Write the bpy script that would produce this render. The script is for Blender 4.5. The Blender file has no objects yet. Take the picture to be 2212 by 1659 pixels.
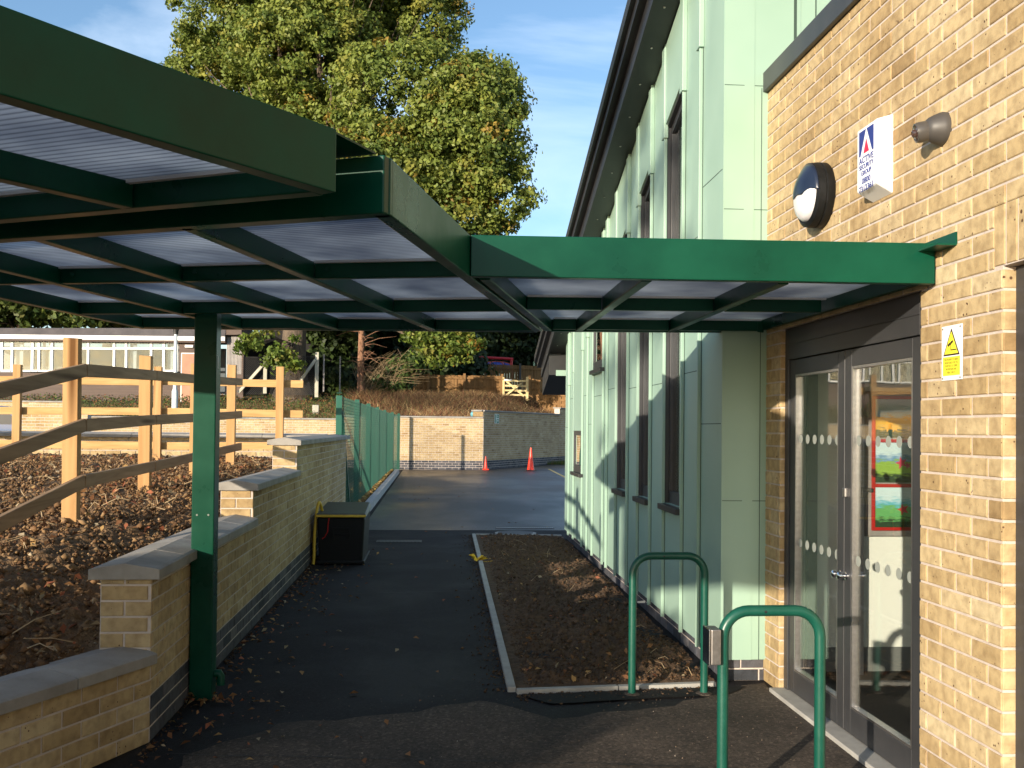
import bpy, bmesh, math, random
import numpy as np
from mathutils import Vector, Matrix, noise
random.seed(7); RNG = np.random.default_rng(11)
scene = bpy.context.scene
COL = scene.collection
F = 2180.0; PW = 2212.0; XV = 934.0; YH = 925.0; CAMZ = 1.51; ROLL = 0.010
PSI = math.atan((1106.0-XV)/F)
PITCH = math.radians(1.0)

# ------------------------------------------------------------------ helpers
def W(X, D, z=None):
    """lateral offset X and depth D (both metres, measured from the camera) -> world x, y"""
    y = D/math.cos(PSI) - X*math.tan(PSI)
    return (X, y) if z is None else Vector((X, y, z))
def PX(px, py, D):
    X = (px-XV)*D/F
    z = CAMZ + (YH + ROLL*(px-XV) - py)*D/F
    return W(X, D, z)

def tag(o, label=None, cat=None, group=None, kind=None):
    if label: o['label'] = label
    if cat: o['category'] = cat
    if group: o['group'] = group
    if kind: o['kind'] = kind
    return o
def empty(name, loc, label, cat, group=None):
    o = bpy.data.objects.new(name, None); COL.objects.link(o)
    o.location = loc; o.empty_display_size = 0.1
    o['_w'] = 0
    del o['_w']
    WLOC[o.name] = Vector(loc)
    return tag(o, label, cat, group)
WLOC = {}
class MB:
    def __init__(s): s.v=[]; s.f=[]; s.m=[]; s.c=[]; s.cc=1.0; s.mi=0
    def add(s, vs, fs, mi=None, col=None):
        b=len(s.v); s.v.extend([tuple(v) for v in vs]); s.f.extend([tuple(b+i for i in f) for f in fs])
        s.m.extend([s.mi if mi is None else mi]*len(fs)); s.c.extend([s.cc if col is None else col]*len(vs)); return s
    def hexa(s, p, mi=None, col=None):
        """p: 4 bottom corners (ccw from above) then 4 top corners"""
        return s.add(p, [(3,2,1,0),(4,5,6,7),(0,1,5,4),(1,2,6,5),(2,3,7,6),(3,0,4,7)], mi, col)
    def box(s, x0,x1,y0,y1,z0,z1, mi=None, col=None):
        if x0>x1: x0,x1=x1,x0
        if y0>y1: y0,y1=y1,y0
        if z0>z1: z0,z1=z1,z0
        return s.hexa([(x0,y0,z0),(x1,y0,z0),(x1,y1,z0),(x0,y1,z0),(x0,y0,z1),(x1,y0,z1),(x1,y1,z1),(x0,y1,z1)], mi, col)
    def bar(s, a, b, w, h, up=(0,0,1), mi=None, col=None):
        """rectangular bar from a to b, w sideways, h along up"""
        a=Vector(a); b=Vector(b); d=(b-a).normalized(); up=Vector(up)
        sd=d.cross(up)
        if sd.length<1e-5: sd=d.cross(Vector((0,1,0)))
        sd.normalize(); u=sd.cross(d).normalized()
        c=[(-.5,-.5),(.5,-.5),(.5,.5),(-.5,.5)]
        vs=[a+sd*i*w+u*j*h for i,j in c]+[b+sd*i*w+u*j*h for i,j in c]
        return s.add(vs, [(0,1,2,3),(7,6,5,4),(0,4,5,1),(1,5,6,2),(2,6,7,3),(3,7,4,0)], mi, col)
    def tube(s, pts, r, n=10, mi=None, caps=True, col=None):
        pts=[Vector(p) for p in pts]; k=len(pts)
        rs = r if isinstance(r,(list,tuple)) else [r]*k
        b=len(s.v); prev=None
        for i,p in enumerate(pts):
            t=(pts[min(i+1,k-1)]-pts[max(i-1,0)]).normalized()
            if prev is None:
                ref=Vector((0,0,1)) if abs(t.z)<.9 else Vector((1,0,0)); a=t.cross(ref).normalized()
            else:
                a=(prev-t*prev.dot(t)).normalized()
            prev=a; c=t.cross(a)
            for j in range(n):
                q=2*math.pi*j/n; s.v.append(tuple(p+(a*math.cos(q)+c*math.sin(q))*rs[i])); s.c.append(s.cc if col is None else col)
        M=s.mi if mi is None else mi
        for i in range(k-1):
            for j in range(n):
                j2=(j+1)%n; s.f.append((b+i*n+j,b+i*n+j2,b+(i+1)*n+j2,b+(i+1)*n+j)); s.m.append(M)
        if caps:
            s.f.append(tuple(b+j for j in range(n))[::-1]); s.m.append(M)
            s.f.append(tuple(b+(k-1)*n+j for j in range(n))); s.m.append(M)
        return s
    def prism(s, poly, ax, d0, d1, mi=None, col=None):
        """poly: list of 2-D points in the plane normal to axis ax (0,1,2), swept d0..d1"""
        def P(a,b,d): return {0:(d,a,b),1:(a,d,b),2:(a,b,d)}[ax]
        n=len(poly); vs=[P(a,b,d0) for a,b in poly]+[P(a,b,d1) for a,b in poly]
        fs=[tuple(range(n))[::-1], tuple(range(n,2*n))]+[(i,(i+1)%n,n+(i+1)%n,n+i) for i in range(n)]
        return s.add(vs,fs,mi,col)
    def lathe(s, prof, origin, axis=(0,0,1), n=24, mi=None, col=None, sx=1.0):
        """prof list of (r, h)"""
        ax=Vector(axis).normalized(); ref=Vector((0,0,1)) if abs(ax.z)<.9 else Vector((1,0,0))
        a=ax.cross(ref).normalized(); c=ax.cross(a); o=Vector(origin); b=len(s.v); M=s.mi if mi is None else mi
        for r,h in prof:
            for j in range(n):
                q=2*math.pi*j/n; s.v.append(tuple(o+ax*h+(a*math.cos(q)*sx+c*math.sin(q))*r)); s.c.append(s.cc if col is None else col)
        for i in range(len(prof)-1):
            for j in range(n):
                j2=(j+1)%n; s.f.append((b+i*n+j,b+i*n+j2,b+(i+1)*n+j2,b+(i+1)*n+j)); s.m.append(M)
        s.f.append(tuple(b+j for j in range(n))[::-1]); s.m.append(M)
        s.f.append(tuple(b+(len(prof)-1)*n+j for j in range(n))); s.m.append(M)
        return s
    def build(s, name, mats, parent=None, smooth=False, bevel=0, fix=True, label=None):
        me=bpy.data.meshes.new(name)
        off=Vector((0,0,0)); p=parent
        if parent is not None: off=WLOC[parent.name]
        me.from_pydata([(a-off.x,b-off.y,c-off.z) for a,b,c in s.v],[],s.f)
        if not isinstance(mats,(list,tuple)): mats=[mats]
        for m in mats: me.materials.append(m)
        if len(mats)>1: me.polygons.foreach_set('material_index', s.m)
        if any(c is not s.c[0] for c in s.c[:1]) or (s.c and isinstance(s.c[0],(float,int)) and (min(s.c)!=max(s.c))):
            at=me.attributes.new('v','FLOAT','POINT'); at.data.foreach_set('value', np.array(s.c,dtype=np.float32))
        if fix:
            bm=bmesh.new(); bm.from_mesh(me); bmesh.ops.recalc_face_normals(bm, faces=bm.faces)
            bm.to_mesh(me); bm.free()
        if smooth:
            me.polygons.foreach_set('use_smooth',[True]*len(me.polygons))
            try: me.set_sharp_from_angle(angle=math.radians(40))
            except Exception: pass
        o=bpy.data.objects.new(name, me); COL.objects.link(o)
        if parent is not None:
            o.parent=parent
        WLOC[o.name]=Vector(off)
        if bevel:
            md=o.modifiers.new('bevel','BEVEL'); md.width=bevel; md.segments=2; md.limit_method='ANGLE'; md.harden_normals=False
        if label: o['label']=label
        return o

def islands(mb):
    n=len(mb.v); par=list(range(n))
    def fd(a):
        while par[a]!=a: par[a]=par[par[a]]; a=par[a]
        return a
    for f in mb.f:
        r=fd(f[0])
        for q in f[1:]: par[fd(q)]=r
    g={}
    for k,f in enumerate(mb.f): g.setdefault(fd(f[0]),[]).append(k)
    return list(g.values())
def build_split(mb,name,mats,parent,**kw):
    out=[]
    for fs in islands(mb):
        m=MB(); idx={}
        for k in fs:
            for q in mb.f[k]:
                if q not in idx: idx[q]=len(m.v); m.v.append(mb.v[q]); m.c.append(mb.c[q])
            m.f.append(tuple(idx[q] for q in mb.f[k])); m.m.append(mb.m[k])
        out.append(m.build(name,mats,parent,**kw))
    return out
def npmesh(name, V, Fc, mat, parent=None, attr=None, vcol=None, smooth=False):
    """V (n,3) and Fc (m,k) arrays"""
    me=bpy.data.meshes.new(name)
    off=np.array(WLOC[parent.name]) if parent is not None else np.zeros(3)
    V=(V-off).astype(np.float32)
    me.vertices.add(len(V)); me.vertices.foreach_set('co', V.ravel())
    k=Fc.shape[1]; me.loops.add(Fc.size); me.loops.foreach_set('vertex_index', Fc.ravel().astype(np.int32))
    me.polygons.add(len(Fc)); me.polygons.foreach_set('loop_start', np.arange(0,Fc.size,k,dtype=np.int32))
    if smooth: me.polygons.foreach_set('use_smooth', np.ones(len(Fc),dtype=bool))
    me.update(calc_edges=True); me.materials.append(mat)
    if attr is not None:
        at=me.attributes.new('v','FLOAT','POINT'); at.data.foreach_set('value', attr.astype(np.float32))
    if vcol is not None:
        at=me.color_attributes.new('c','FLOAT_COLOR','POINT'); at.data.foreach_set('color', vcol.astype(np.float32).ravel())
    o=bpy.data.objects.new(name, me); COL.objects.link(o)
    if parent is not None: o.parent=parent
    WLOC[o.name]=Vector(off)
    return o

# ------------------------------------------------------------------ materials
def newmat(name):
    m=bpy.data.materials.new(name); m.use_nodes=True; nt=m.node_tree
    return m, nt, nt.nodes['Principled BSDF']
def N(nt, t, **kw):
    n=nt.nodes.new(t)
    for k,v in kw.items():
        if k.startswith('i_'):
            key=k[2:]; key=int(key) if key.isdigit() else key.replace('_',' ')
            n.inputs[key].default_value=v
        else: setattr(n,k,v)
    return n
def L(nt,a,b): nt.links.new(a,b)
def ramp(nt, fac, stops, interp='LINEAR'):
    r=nt.nodes.new('ShaderNodeValToRGB'); r.color_ramp.interpolation=interp
    e=r.color_ramp.elements
    while len(e)<len(stops): e.new(0.5)
    for i,(p,c) in enumerate(stops):
        e[i].position=p; e[i].color=(c[0],c[1],c[2],1) if not isinstance(c,(int,float)) else (c,c,c,1)
    L(nt,fac,r.inputs[0]); return r.outputs[0]
def noisy(name, c1, c2, scale=8, rough=.6, bump=.0, bscale=None, metal=0, spec=.5, detail=6, rough2=None, stretch=None, coat=0, lo=.3, hi=.7, dist=.02, world=False):
    m,nt,b=newmat(name)
    tc=N(nt,'ShaderNodeTexCoord'); src=tc.outputs['Object']
    if stretch:
        mp=N(nt,'ShaderNodeMapping'); mp.inputs['Scale'].default_value=stretch; L(nt,src,mp.inputs[0]); src=mp.outputs[0]
    n=N(nt,'ShaderNodeTexNoise'); n.inputs['Scale'].default_value=scale; n.inputs['Detail'].default_value=detail; n.inputs['Roughness'].default_value=.65; L(nt,src,n.inputs['Vector'])
    L(nt, ramp(nt,n.outputs['Fac'],[(lo,c1),(hi,c2)]), b.inputs['Base Color'])
    b.inputs['Roughness'].default_value=rough; b.inputs['Metallic'].default_value=metal; b.inputs['Specular IOR Level'].default_value=spec
    if coat: b.inputs['Coat Weight'].default_value=coat
    if rough2 is not None: L(nt, ramp(nt,n.outputs['Fac'],[(lo,rough),(hi,rough2)]), b.inputs['Roughness'])
    if bump:
        n2=N(nt,'ShaderNodeTexNoise'); n2.inputs['Scale'].default_value=bscale or scale*6; n2.inputs['Detail'].default_value=5; L(nt,src,n2.inputs['Vector'])
        bp=N(nt,'ShaderNodeBump'); bp.inputs['Strength'].default_value=bump; bp.inputs['Distance'].default_value=dist; L(nt,n2.outputs['Fac'],bp.inputs['Height']); L(nt,bp.outputs[0],b.inputs['Normal'])
    return m
def brickmat(name, cols, speck=True):
    """colour from the per-brick value 'v', pits and streaks from noise"""
    m,nt,b=newmat(name)
    at=N(nt,'ShaderNodeAttribute',attribute_name='v'); tc=N(nt,'ShaderNodeTexCoord')
    base=ramp(nt,at.outputs['Fac'],[(i/(len(cols)-1),c) for i,c in enumerate(cols)])
    n=N(nt,'ShaderNodeTexNoise'); n.inputs['Scale'].default_value=22; n.inputs['Detail'].default_value=5; L(nt,tc.outputs['Object'],n.inputs['Vector'])
    mx=N(nt,'ShaderNodeMix',data_type='RGBA',blend_type='MULTIPLY'); mx.inputs[0].default_value=1
    L(nt,base,mx.inputs[6]); L(nt,ramp(nt,n.outputs['Fac'],[(.3,(.74,.70,.66)),(.6,(1.06,1.04,1.0))]),mx.inputs[7])
    out=mx.outputs[2]
    vo=N(nt,'ShaderNodeTexVoronoi'); vo.inputs['Scale'].default_value=42; L(nt,tc.outputs['Object'],vo.inputs['Vector'])
    n3=N(nt,'ShaderNodeTexNoise'); n3.inputs['Scale'].default_value=9; L(nt,tc.outputs['Object'],n3.inputs['Vector'])
    ad=N(nt,'ShaderNodeMath',operation='ADD'); L(nt,vo.outputs['Distance'],ad.inputs[0])
    ml=N(nt,'ShaderNodeMath',operation='MULTIPLY'); ml.inputs[1].default_value=.9; L(nt,n3.outputs['Fac'],ml.inputs[0]); L(nt,ml.outputs[0],ad.inputs[1])
    pit=ramp(nt,ad.outputs[0],[(.46,1.0),(.52,0.0)])
    m2=N(nt,'ShaderNodeMix',data_type='RGBA'); L(nt,pit,m2.inputs[0]); L(nt,out,m2.inputs[6]); m2.inputs[7].default_value=(.10,.055,.03,1) if speck else (.05,.05,.05,1)
    n6=N(nt,'ShaderNodeTexNoise'); n6.inputs['Scale'].default_value=1.3; n6.inputs['Detail'].default_value=5; n6.inputs['Roughness'].default_value=.65; L(nt,tc.outputs['Object'],n6.inputs['Vector'])
    m3=N(nt,'ShaderNodeMix',data_type='RGBA',blend_type='MULTIPLY'); m3.inputs[0].default_value=1; L(nt,m2.outputs[2],m3.inputs[6]); L(nt,ramp(nt,n6.outputs['Fac'],[(.34,(.80,.76,.72)),(.52,(1,1,1)),(.70,(1.10,1.12,1.16))]),m3.inputs[7])
    L(nt,m3.outputs[2],b.inputs['Base Color']); b.inputs['Roughness'].default_value=.88; b.inputs['Specular IOR Level'].default_value=.25
    bp=N(nt,'ShaderNodeBump'); bp.inputs['Strength'].default_value=.5; bp.inputs['Distance'].default_value=.004
    sb=N(nt,'ShaderNodeMath',operation='SUBTRACT'); n4=N(nt,'ShaderNodeTexNoise'); n4.inputs['Scale'].default_value=90; n4.inputs['Detail'].default_value=4; L(nt,tc.outputs['Object'],n4.inputs['Vector'])
    L(nt,n4.outputs['Fac'],sb.inputs[0]); L(nt,pit,sb.inputs[1]); L(nt,sb.outputs[0],bp.inputs['Height']); L(nt,bp.outputs[0],b.inputs['Normal'])
    return m
def leafmat(name, trans=.35, rough=.55):
    m,nt,b=newmat(name)
    at=N(nt,'ShaderNodeAttribute',attribute_name='c')
    L(nt,at.outputs['Color'],b.inputs['Base Color']); b.inputs['Roughness'].default_value=rough; b.inputs['Specular IOR Level'].default_value=.35
    tr=N(nt,'ShaderNodeBsdfTranslucent'); L(nt,at.outputs['Color'],tr.inputs['Color'])
    mx=N(nt,'ShaderNodeMixShader'); mx.inputs[0].default_value=trans
    L(nt,b.outputs[0],mx.inputs[1]); L(nt,tr.outputs[0],mx.inputs[2]); L(nt,mx.outputs[0],nt.nodes['Material Output'].inputs[0])
    return m
def glassmat(name, tint=(.9,.95,.93), ior=1.5, refl=1.0, rough=0.0, wob=0):
    m=bpy.data.materials.new(name); m.use_nodes=True; nt=m.node_tree; nt.nodes.remove(nt.nodes['Principled BSDF'])
    t=N(nt,'ShaderNodeBsdfTransparent'); t.inputs[0].default_value=(*tint,1)
    g=N(nt,'ShaderNodeBsdfGlossy'); g.inputs['Roughness'].default_value=rough
    if wob:
        n=N(nt,'ShaderNodeTexNoise'); n.inputs['Scale'].default_value=2.2; n.inputs['Detail'].default_value=1
        tc=N(nt,'ShaderNodeTexCoord'); L(nt,tc.outputs['Object'],n.inputs['Vector'])
        bp=N(nt,'ShaderNodeBump'); bp.inputs['Strength'].default_value=wob; bp.inputs['Distance'].default_value=.02; L(nt,n.outputs['Fac'],bp.inputs['Height']); L(nt,bp.outputs[0],g.inputs['Normal'])
    fr=N(nt,'ShaderNodeLayerWeight'); fr.inputs[0].default_value=.5      # facing = 1-cos, same from both sides of the pane
    pw=N(nt,'ShaderNodeMath',operation='POWER'); pw.inputs[1].default_value=4.0; L(nt,fr.outputs['Facing'],pw.inputs[0])
    f0=((ior-1)/(ior+1))**2
    ml=N(nt,'ShaderNodeMath',operation='MULTIPLY_ADD'); ml.inputs[1].default_value=refl*(1-f0); ml.inputs[2].default_value=refl*f0; ml.use_clamp=True; L(nt,pw.outputs[0],ml.inputs[0])
    mx=N(nt,'ShaderNodeMixShader'); L(nt,ml.outputs[0],mx.inputs[0]); L(nt,t.outputs[0],mx.inputs[1]); L(nt,g.outputs[0],mx.inputs[2])
    L(nt,mx.outputs[0],nt.nodes['Material Output'].inputs[0]); return m
def flat(name, c, rough=.5, metal=0, spec=.5, coat=0):
    m,nt,b=newmat(name); b.inputs['Base Color'].default_value=(*c,1); b.inputs['Roughness'].default_value=rough
    b.inputs['Metallic'].default_value=metal; b.inputs['Specular IOR Level'].default_value=spec; b.inputs['Coat Weight'].default_value=coat; return m

M={}
BUFF=[(.32,.225,.115),(.40,.295,.155),(.445,.335,.185),(.475,.37,.215),(.53,.435,.275)]
M['brick']=brickmat('buff_brick',BUFF)
M['blue']=brickmat('blue_brick',[(.035,.04,.05),(.06,.065,.08),(.10,.10,.115),(.15,.145,.15)],False)
M['mortar']=noisy('mortar',(.44,.37,.32),(.58,.50,.44),12,.95,.5,120,dist=.004)
M['coping']=noisy('coping_concrete',(.21,.19,.165),(.36,.335,.30),3.5,.85,.35,60,dist=.004)
M['concrete']=noisy('concrete',(.28,.27,.25),(.42,.41,.38),6,.85,.35,60,dist=.004)
M['green']=noisy('green_gloss_paint',(.0011,.038,.021),(.0024,.068,.037),2.2,.24,.06,160,spec=.22,dist=.001,rough2=.42)
M['clad']=noisy('pale_green_cladding',(.265,.395,.315),(.31,.445,.36),1.2,.42,.04,3,spec=.45,detail=3,dist=.02,rough2=.5)
M['seamdark']=flat('seam_shadow_gap',(.04,.07,.055),.8)
M['grey']=noisy('anthracite_frame',(.030,.031,.034),(.042,.042,.045),6,.42,.03,200,dist=.001)
M['greydark']=noisy('dark_roof_metal',(.018,.018,.019),(.030,.029,.030),3,.42,.04,60,dist=.002)
M['white']=noisy('white_paint',(.74,.74,.72),(.82,.82,.80),5,.5)
M['black']=flat('black_plastic',(.015,.015,.017),.35)
M['blackm']=noisy('black_moulded_plastic',(.004,.005,.005),(.009,.009,.010),25,.5,.3,160,spec=.25,dist=.002,rough2=.65)
M['wood']=None
def woodmat(name, c1, c2, ax='z', sc=1.0):
    m,nt,b=newmat(name); tc=N(nt,'ShaderNodeTexCoord'); mp=N(nt,'ShaderNodeMapping')
    s={'x':(1.2,22,22),'y':(22,1.2,22),'z':(22,22,1.2)}[ax]; mp.inputs['Scale'].default_value=tuple(k*sc for k in s); L(nt,tc.outputs['Object'],mp.inputs[0])
    n=N(nt,'ShaderNodeTexNoise'); n.inputs['Scale'].default_value=1.0; n.inputs['Detail'].default_value=7; n.inputs['Distortion'].default_value=.6; L(nt,mp.outputs[0],n.inputs['Vector'])
    vo=N(nt,'ShaderNodeTexVoronoi'); vo.inputs['Scale'].default_value=.30; L(nt,mp.outputs[0],vo.inputs['Vector'])
    kn=ramp(nt,vo.outputs['Distance'],[(.07,1.0),(.20,0.0)])
    mx=N(nt,'ShaderNodeMix',data_type='RGBA'); L(nt,kn,mx.inputs[0]); L(nt,ramp(nt,n.outputs['Fac'],[(.3,c1),(.7,c2)]),mx.inputs[6]); mx.inputs[7].default_value=(c1[0]*.35,c1[1]*.28,c1[2]*.2,1)
    L(nt,mx.outputs[2],b.inputs['Base Color']); b.inputs['Roughness'].default_value=.8; b.inputs['Specular IOR Level'].default_value=.2
    bp=N(nt,'ShaderNodeBump'); bp.inputs['Strength'].default_value=.3; bp.inputs['Distance'].default_value=.003; L(nt,n.outputs['Fac'],bp.inputs['Height']); L(nt,bp.outputs[0],b.inputs['Normal'])
    return m
M['woodz']=woodmat('softwood_post',(.36,.20,.08),(.50,.30,.135),'z',.8)
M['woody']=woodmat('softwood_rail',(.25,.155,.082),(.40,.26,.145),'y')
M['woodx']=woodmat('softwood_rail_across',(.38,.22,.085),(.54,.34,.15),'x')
M['fence']=woodmat('fence_boards',(.17,.092,.036),(.29,.165,.07),'z',.6)  # board colour darkened to stand in for tree shade
M['gate']=woodmat('gate_timber',(.55,.42,.20),(.70,.56,.30),'x',.5)
M['bark']=noisy('oak_bark',(.055,.04,.028),(.17,.125,.085),3,.9,.9,10,stretch=(3,3,.6),dist=.06)
M['pinebark']=noisy('pine_bark',(.16,.075,.04),(.36,.20,.125),4,.9,.8,12,stretch=(3,3,.6),dist=.05)
M['leaf']=leafmat('foliage')
M['dry']=leafmat('dry_leaf_matter',.25,.8)
M['glass']=glassmat('door_glass',(.96,.975,.96),1.5,1.0,0,.05)
M['wglass']=glassmat('window_glass',(.80,.83,.84),1.6,1.5,0,.08)
M['hglass']=glassmat('hut_window_glass',(.75,.79,.80),1.5,1.8,0.03,.2)
M['chrome']=flat('chrome',(.8,.8,.82),.12,1)
M['steel']=noisy('brushed_steel',(.36,.34,.33),(.5,.48,.47),40,.3,0,metal=.9)
M['int']=noisy('interior_wall_paint',(.74,.74,.69),(.78,.78,.73),1.5,.8)
M['skirt']=flat('skirting_grey',(.16,.165,.16),.6)
M['carpet']=noisy('entrance_mat',(.02,.018,.015),(.045,.04,.032),60,.95,.5,200)
# ------------------------------------------------------------------ more materials
def polycarb():
    m,nt,b=newmat('twinwall_polycarbonate'); tc=N(nt,'ShaderNodeTexCoord')
    uv=N(nt,'ShaderNodeUVMap'); w=N(nt,'ShaderNodeTexWave',bands_direction='Y'); w.inputs['Scale'].default_value=11.0; w.inputs['Distortion'].default_value=0.0
    L(nt,uv.outputs[0],w.inputs['Vector'])
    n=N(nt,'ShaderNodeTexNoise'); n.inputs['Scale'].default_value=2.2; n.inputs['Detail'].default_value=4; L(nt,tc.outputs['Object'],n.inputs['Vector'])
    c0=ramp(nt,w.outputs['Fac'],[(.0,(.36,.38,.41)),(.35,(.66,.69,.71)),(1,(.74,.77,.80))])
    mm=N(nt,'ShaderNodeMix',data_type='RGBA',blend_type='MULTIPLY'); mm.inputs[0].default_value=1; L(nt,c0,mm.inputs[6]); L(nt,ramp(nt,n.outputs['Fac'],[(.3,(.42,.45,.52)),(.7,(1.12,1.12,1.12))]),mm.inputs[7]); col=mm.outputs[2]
    b.inputs['Base Color'].default_value=(.30,.32,.38,1); b.inputs['Roughness'].default_value=.22; b.inputs['Specular IOR Level'].default_value=.6
    bp=N(nt,'ShaderNodeBump'); bp.inputs['Strength'].default_value=.8; bp.inputs['Distance'].default_value=.006; L(nt,w.outputs['Fac'],bp.inputs['Height']); L(nt,bp.outputs[0],b.inputs['Normal'])
    tr=N(nt,'ShaderNodeBsdfTranslucent'); L(nt,col,tr.inputs[0])
    a=N(nt,'ShaderNodeMixShader'); a.inputs[0].default_value=.80; L(nt,b.outputs[0],a.inputs[1]); L(nt,tr.outputs[0],a.inputs[2])
    tp=N(nt,'ShaderNodeBsdfTransparent'); L(nt,col,tp.inputs[0])
    c=N(nt,'ShaderNodeMixShader'); c.inputs[0].default_value=.06; L(nt,a.outputs[0],c.inputs[1]); L(nt,tp.outputs[0],c.inputs[2])
    L(nt,c.outputs[0],nt.nodes['Material Output'].inputs[0]); return m
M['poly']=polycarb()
def asphalt(name,c1,c2,r1,r2,wet=False):
    m,nt,b=newmat(name); tc=N(nt,'ShaderNodeTexCoord')
    n=N(nt,'ShaderNodeTexNoise'); n.inputs['Scale'].default_value=260; n.inputs['Detail'].default_value=3; L(nt,tc.outputs['Object'],n.inputs['Vector'])
    n2=N(nt,'ShaderNodeTexNoise'); n2.inputs['Scale'].default_value=.9; n2.inputs['Detail'].default_value=6; n2.inputs['Roughness'].default_value=.6; n2.inputs['Distortion'].default_value=.5; L(nt,tc.outputs['Object'],n2.inputs['Vector'])
    base=ramp(nt,n2.outputs['Fac'],[(.38,c1),(.62,c2)])
    mx=N(nt,'ShaderNodeMix',data_type='RGBA',blend_type='MULTIPLY'); mx.inputs[0].default_value=1; L(nt,base,mx.inputs[6]); 
    n9=N(nt,'ShaderNodeTexVoronoi'); n9.inputs['Scale'].default_value=75; L(nt,tc.outputs['Object'],n9.inputs['Vector'])
    mq=N(nt,'ShaderNodeMix',data_type='RGBA',blend_type='MULTIPLY'); mq.inputs[0].default_value=.8; L(nt,ramp(nt,n.outputs['Fac'],[(.3,(.5,.5,.5)),(.62,(1.15,1.12,1.08)),(.72,(2.6,2.5,2.4))]),mq.inputs[6]); L(nt,ramp(nt,n9.outputs['Color'],[(.1,(.55,.55,.56)),(.7,(1.15,1.12,1.08)),(.95,(2.1,2.0,1.85))]),mq.inputs[7])
    L(nt,mq.outputs[2],mx.inputs[7])
    L(nt,mx.outputs[2],b.inputs['Base Color'])
    if wet:
        n3=N(nt,'ShaderNodeTexNoise'); n3.inputs['Scale'].default_value=.55; n3.inputs['Detail'].default_value=5; mp=N(nt,'ShaderNodeMapping'); mp.inputs['Scale'].default_value=(.8,.35,1); mp.inputs['Location'].default_value=(.35,.1,0); L(nt,tc.outputs['Object'],mp.inputs[0]); L(nt,mp.outputs[0],n3.inputs['Vector'])
        L(nt,ramp(nt,n3.outputs['Fac'],[(.42,r2),(.60,r1)]),b.inputs['Roughness']); b.inputs['Specular IOR Level'].default_value=1.0
    else:
        L(nt,ramp(nt,n2.outputs['Fac'],[(.35,r1),(.65,r2)]),b.inputs['Roughness']); b.inputs['Specular IOR Level'].default_value=.2
    bp=N(nt,'ShaderNodeBump'); bp.inputs['Strength'].default_value=.9 if wet else .55; bp.inputs['Distance'].default_value=.006 if wet else .004; L(nt,n.outputs['Fac'],bp.inputs['Height']); L(nt,bp.outputs[0],b.inputs['Normal'])
    return m
M['asphalt']=asphalt('new_asphalt',(.009,.009,.0115),(.017,.016,.019),.62,.85)  # new asphalt, base darkened further to deepen the shade on the path
M['asphalt_wet']=asphalt('damp_asphalt',(.011,.011,.015),(.018,.018,.022),.30,.52,True)
M['asphalt_old']=asphalt('old_sunlit_asphalt',(.050,.043,.038),(.105,.088,.075),.75,.9)  # older asphalt, colour raised to stand in for dappled sunlight
M['soil']=noisy('dug_soil',(.040,.021,.010),(.13,.075,.037),14,.95,.9,60,detail=8,dist=.02)
M['soil_l']=noisy('clay_soil',(.085,.046,.020),(.25,.15,.072),9,.95,.9,45,detail=8,dist=.03)
M['bank']=noisy('leafy_bank',(.055,.035,.018),(.17,.105,.05),3.5,.95,.8,18,detail=8,dist=.06)
M['ground']=noisy('rough_grass_ground',(.03,.035,.012),(.09,.075,.03),.8,.95,.5,8,dist=.05)
M['hutbrown']=noisy('brown_boarding',(.07,.045,.035),(.12,.08,.06),2,.7,.4,9,stretch=(.3,.3,14),dist=.02)
M['felt']=noisy('roof_felt',(.055,.05,.055),(.10,.09,.095),2,.85)
M['curtain']=noisy('curtain',(.62,.62,.60),(.78,.78,.76),2,.9,stretch=(14,1,.5))
M['hutint']=flat('hut_interior',(.24,.245,.26),.9)
M['conered']=noisy('cone_plastic',(.75,.035,.015),(.88,.06,.02),6,.35)
M['yellow']=noisy('yellow_plastic',(.55,.34,.02),(.70,.45,.04),8,.45)
M['signgreen']=flat('sign_green',(.0,.16,.09),.4)
M['slat']=noisy('grey_slat',(.24,.22,.21),(.36,.33,.31),4,.7)

# ------------------------------------------------------------------ camera, sky, sun
cam=bpy.data.cameras.new('camera'); co=bpy.data.objects.new('camera',cam); COL.objects.link(co); scene.camera=co
cam.sensor_width=36; cam.lens=F/PW*36; cam.clip_start=.05; cam.clip_end=3000
# horizon sits (YH+roll*172-829.5) px below the centre: part pitch, part lens shift
yc=YH+ROLL*172-829.5
cam.shift_y=(yc-F*math.tan(PITCH))/PW
co.location=(0,0,CAMZ)
co.matrix_world=Matrix.Translation((0,0,CAMZ)) @ Matrix.Rotation(-PSI,4,'Z') @ Matrix.Rotation(math.pi/2+PITCH,4,'X') @ Matrix.Rotation(ROLL,4,'Z')
AZ=math.radians(37.9); EL=math.radians(10.8)
wd=bpy.data.worlds.new('World'); scene.world=wd; wd.use_nodes=True; nt=wd.node_tree; bg=nt.nodes['Background']
sky=nt.nodes.new('ShaderNodeTexSky'); sky.sky_type='NISHITA'; sky.sun_disc=False; sky.sun_elevation=EL; sky.sun_rotation=math.pi+AZ
sky.air_density=1.0; sky.dust_density=.7; sky.ozone_density=2.6; sky.altitude=0
tc=nt.nodes.new('ShaderNodeTexCoord'); mp=nt.nodes.new('ShaderNodeMapping'); mp.inputs['Scale'].default_value=(1.2,1.2,3.4); nt.links.new(tc.outputs['Generated'],mp.inputs[0])
nn=nt.nodes.new('ShaderNodeTexNoise'); nn.inputs['Scale'].default_value=1.6; nn.inputs['Detail'].default_value=7; nn.inputs['Roughness'].default_value=.55; nn.inputs['Distortion'].default_value=.7; nt.links.new(mp.outputs[0],nn.inputs['Vector'])
cl=ramp(nt,nn.outputs['Fac'],[(.46,0.0),(.82,.55)])
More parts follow.
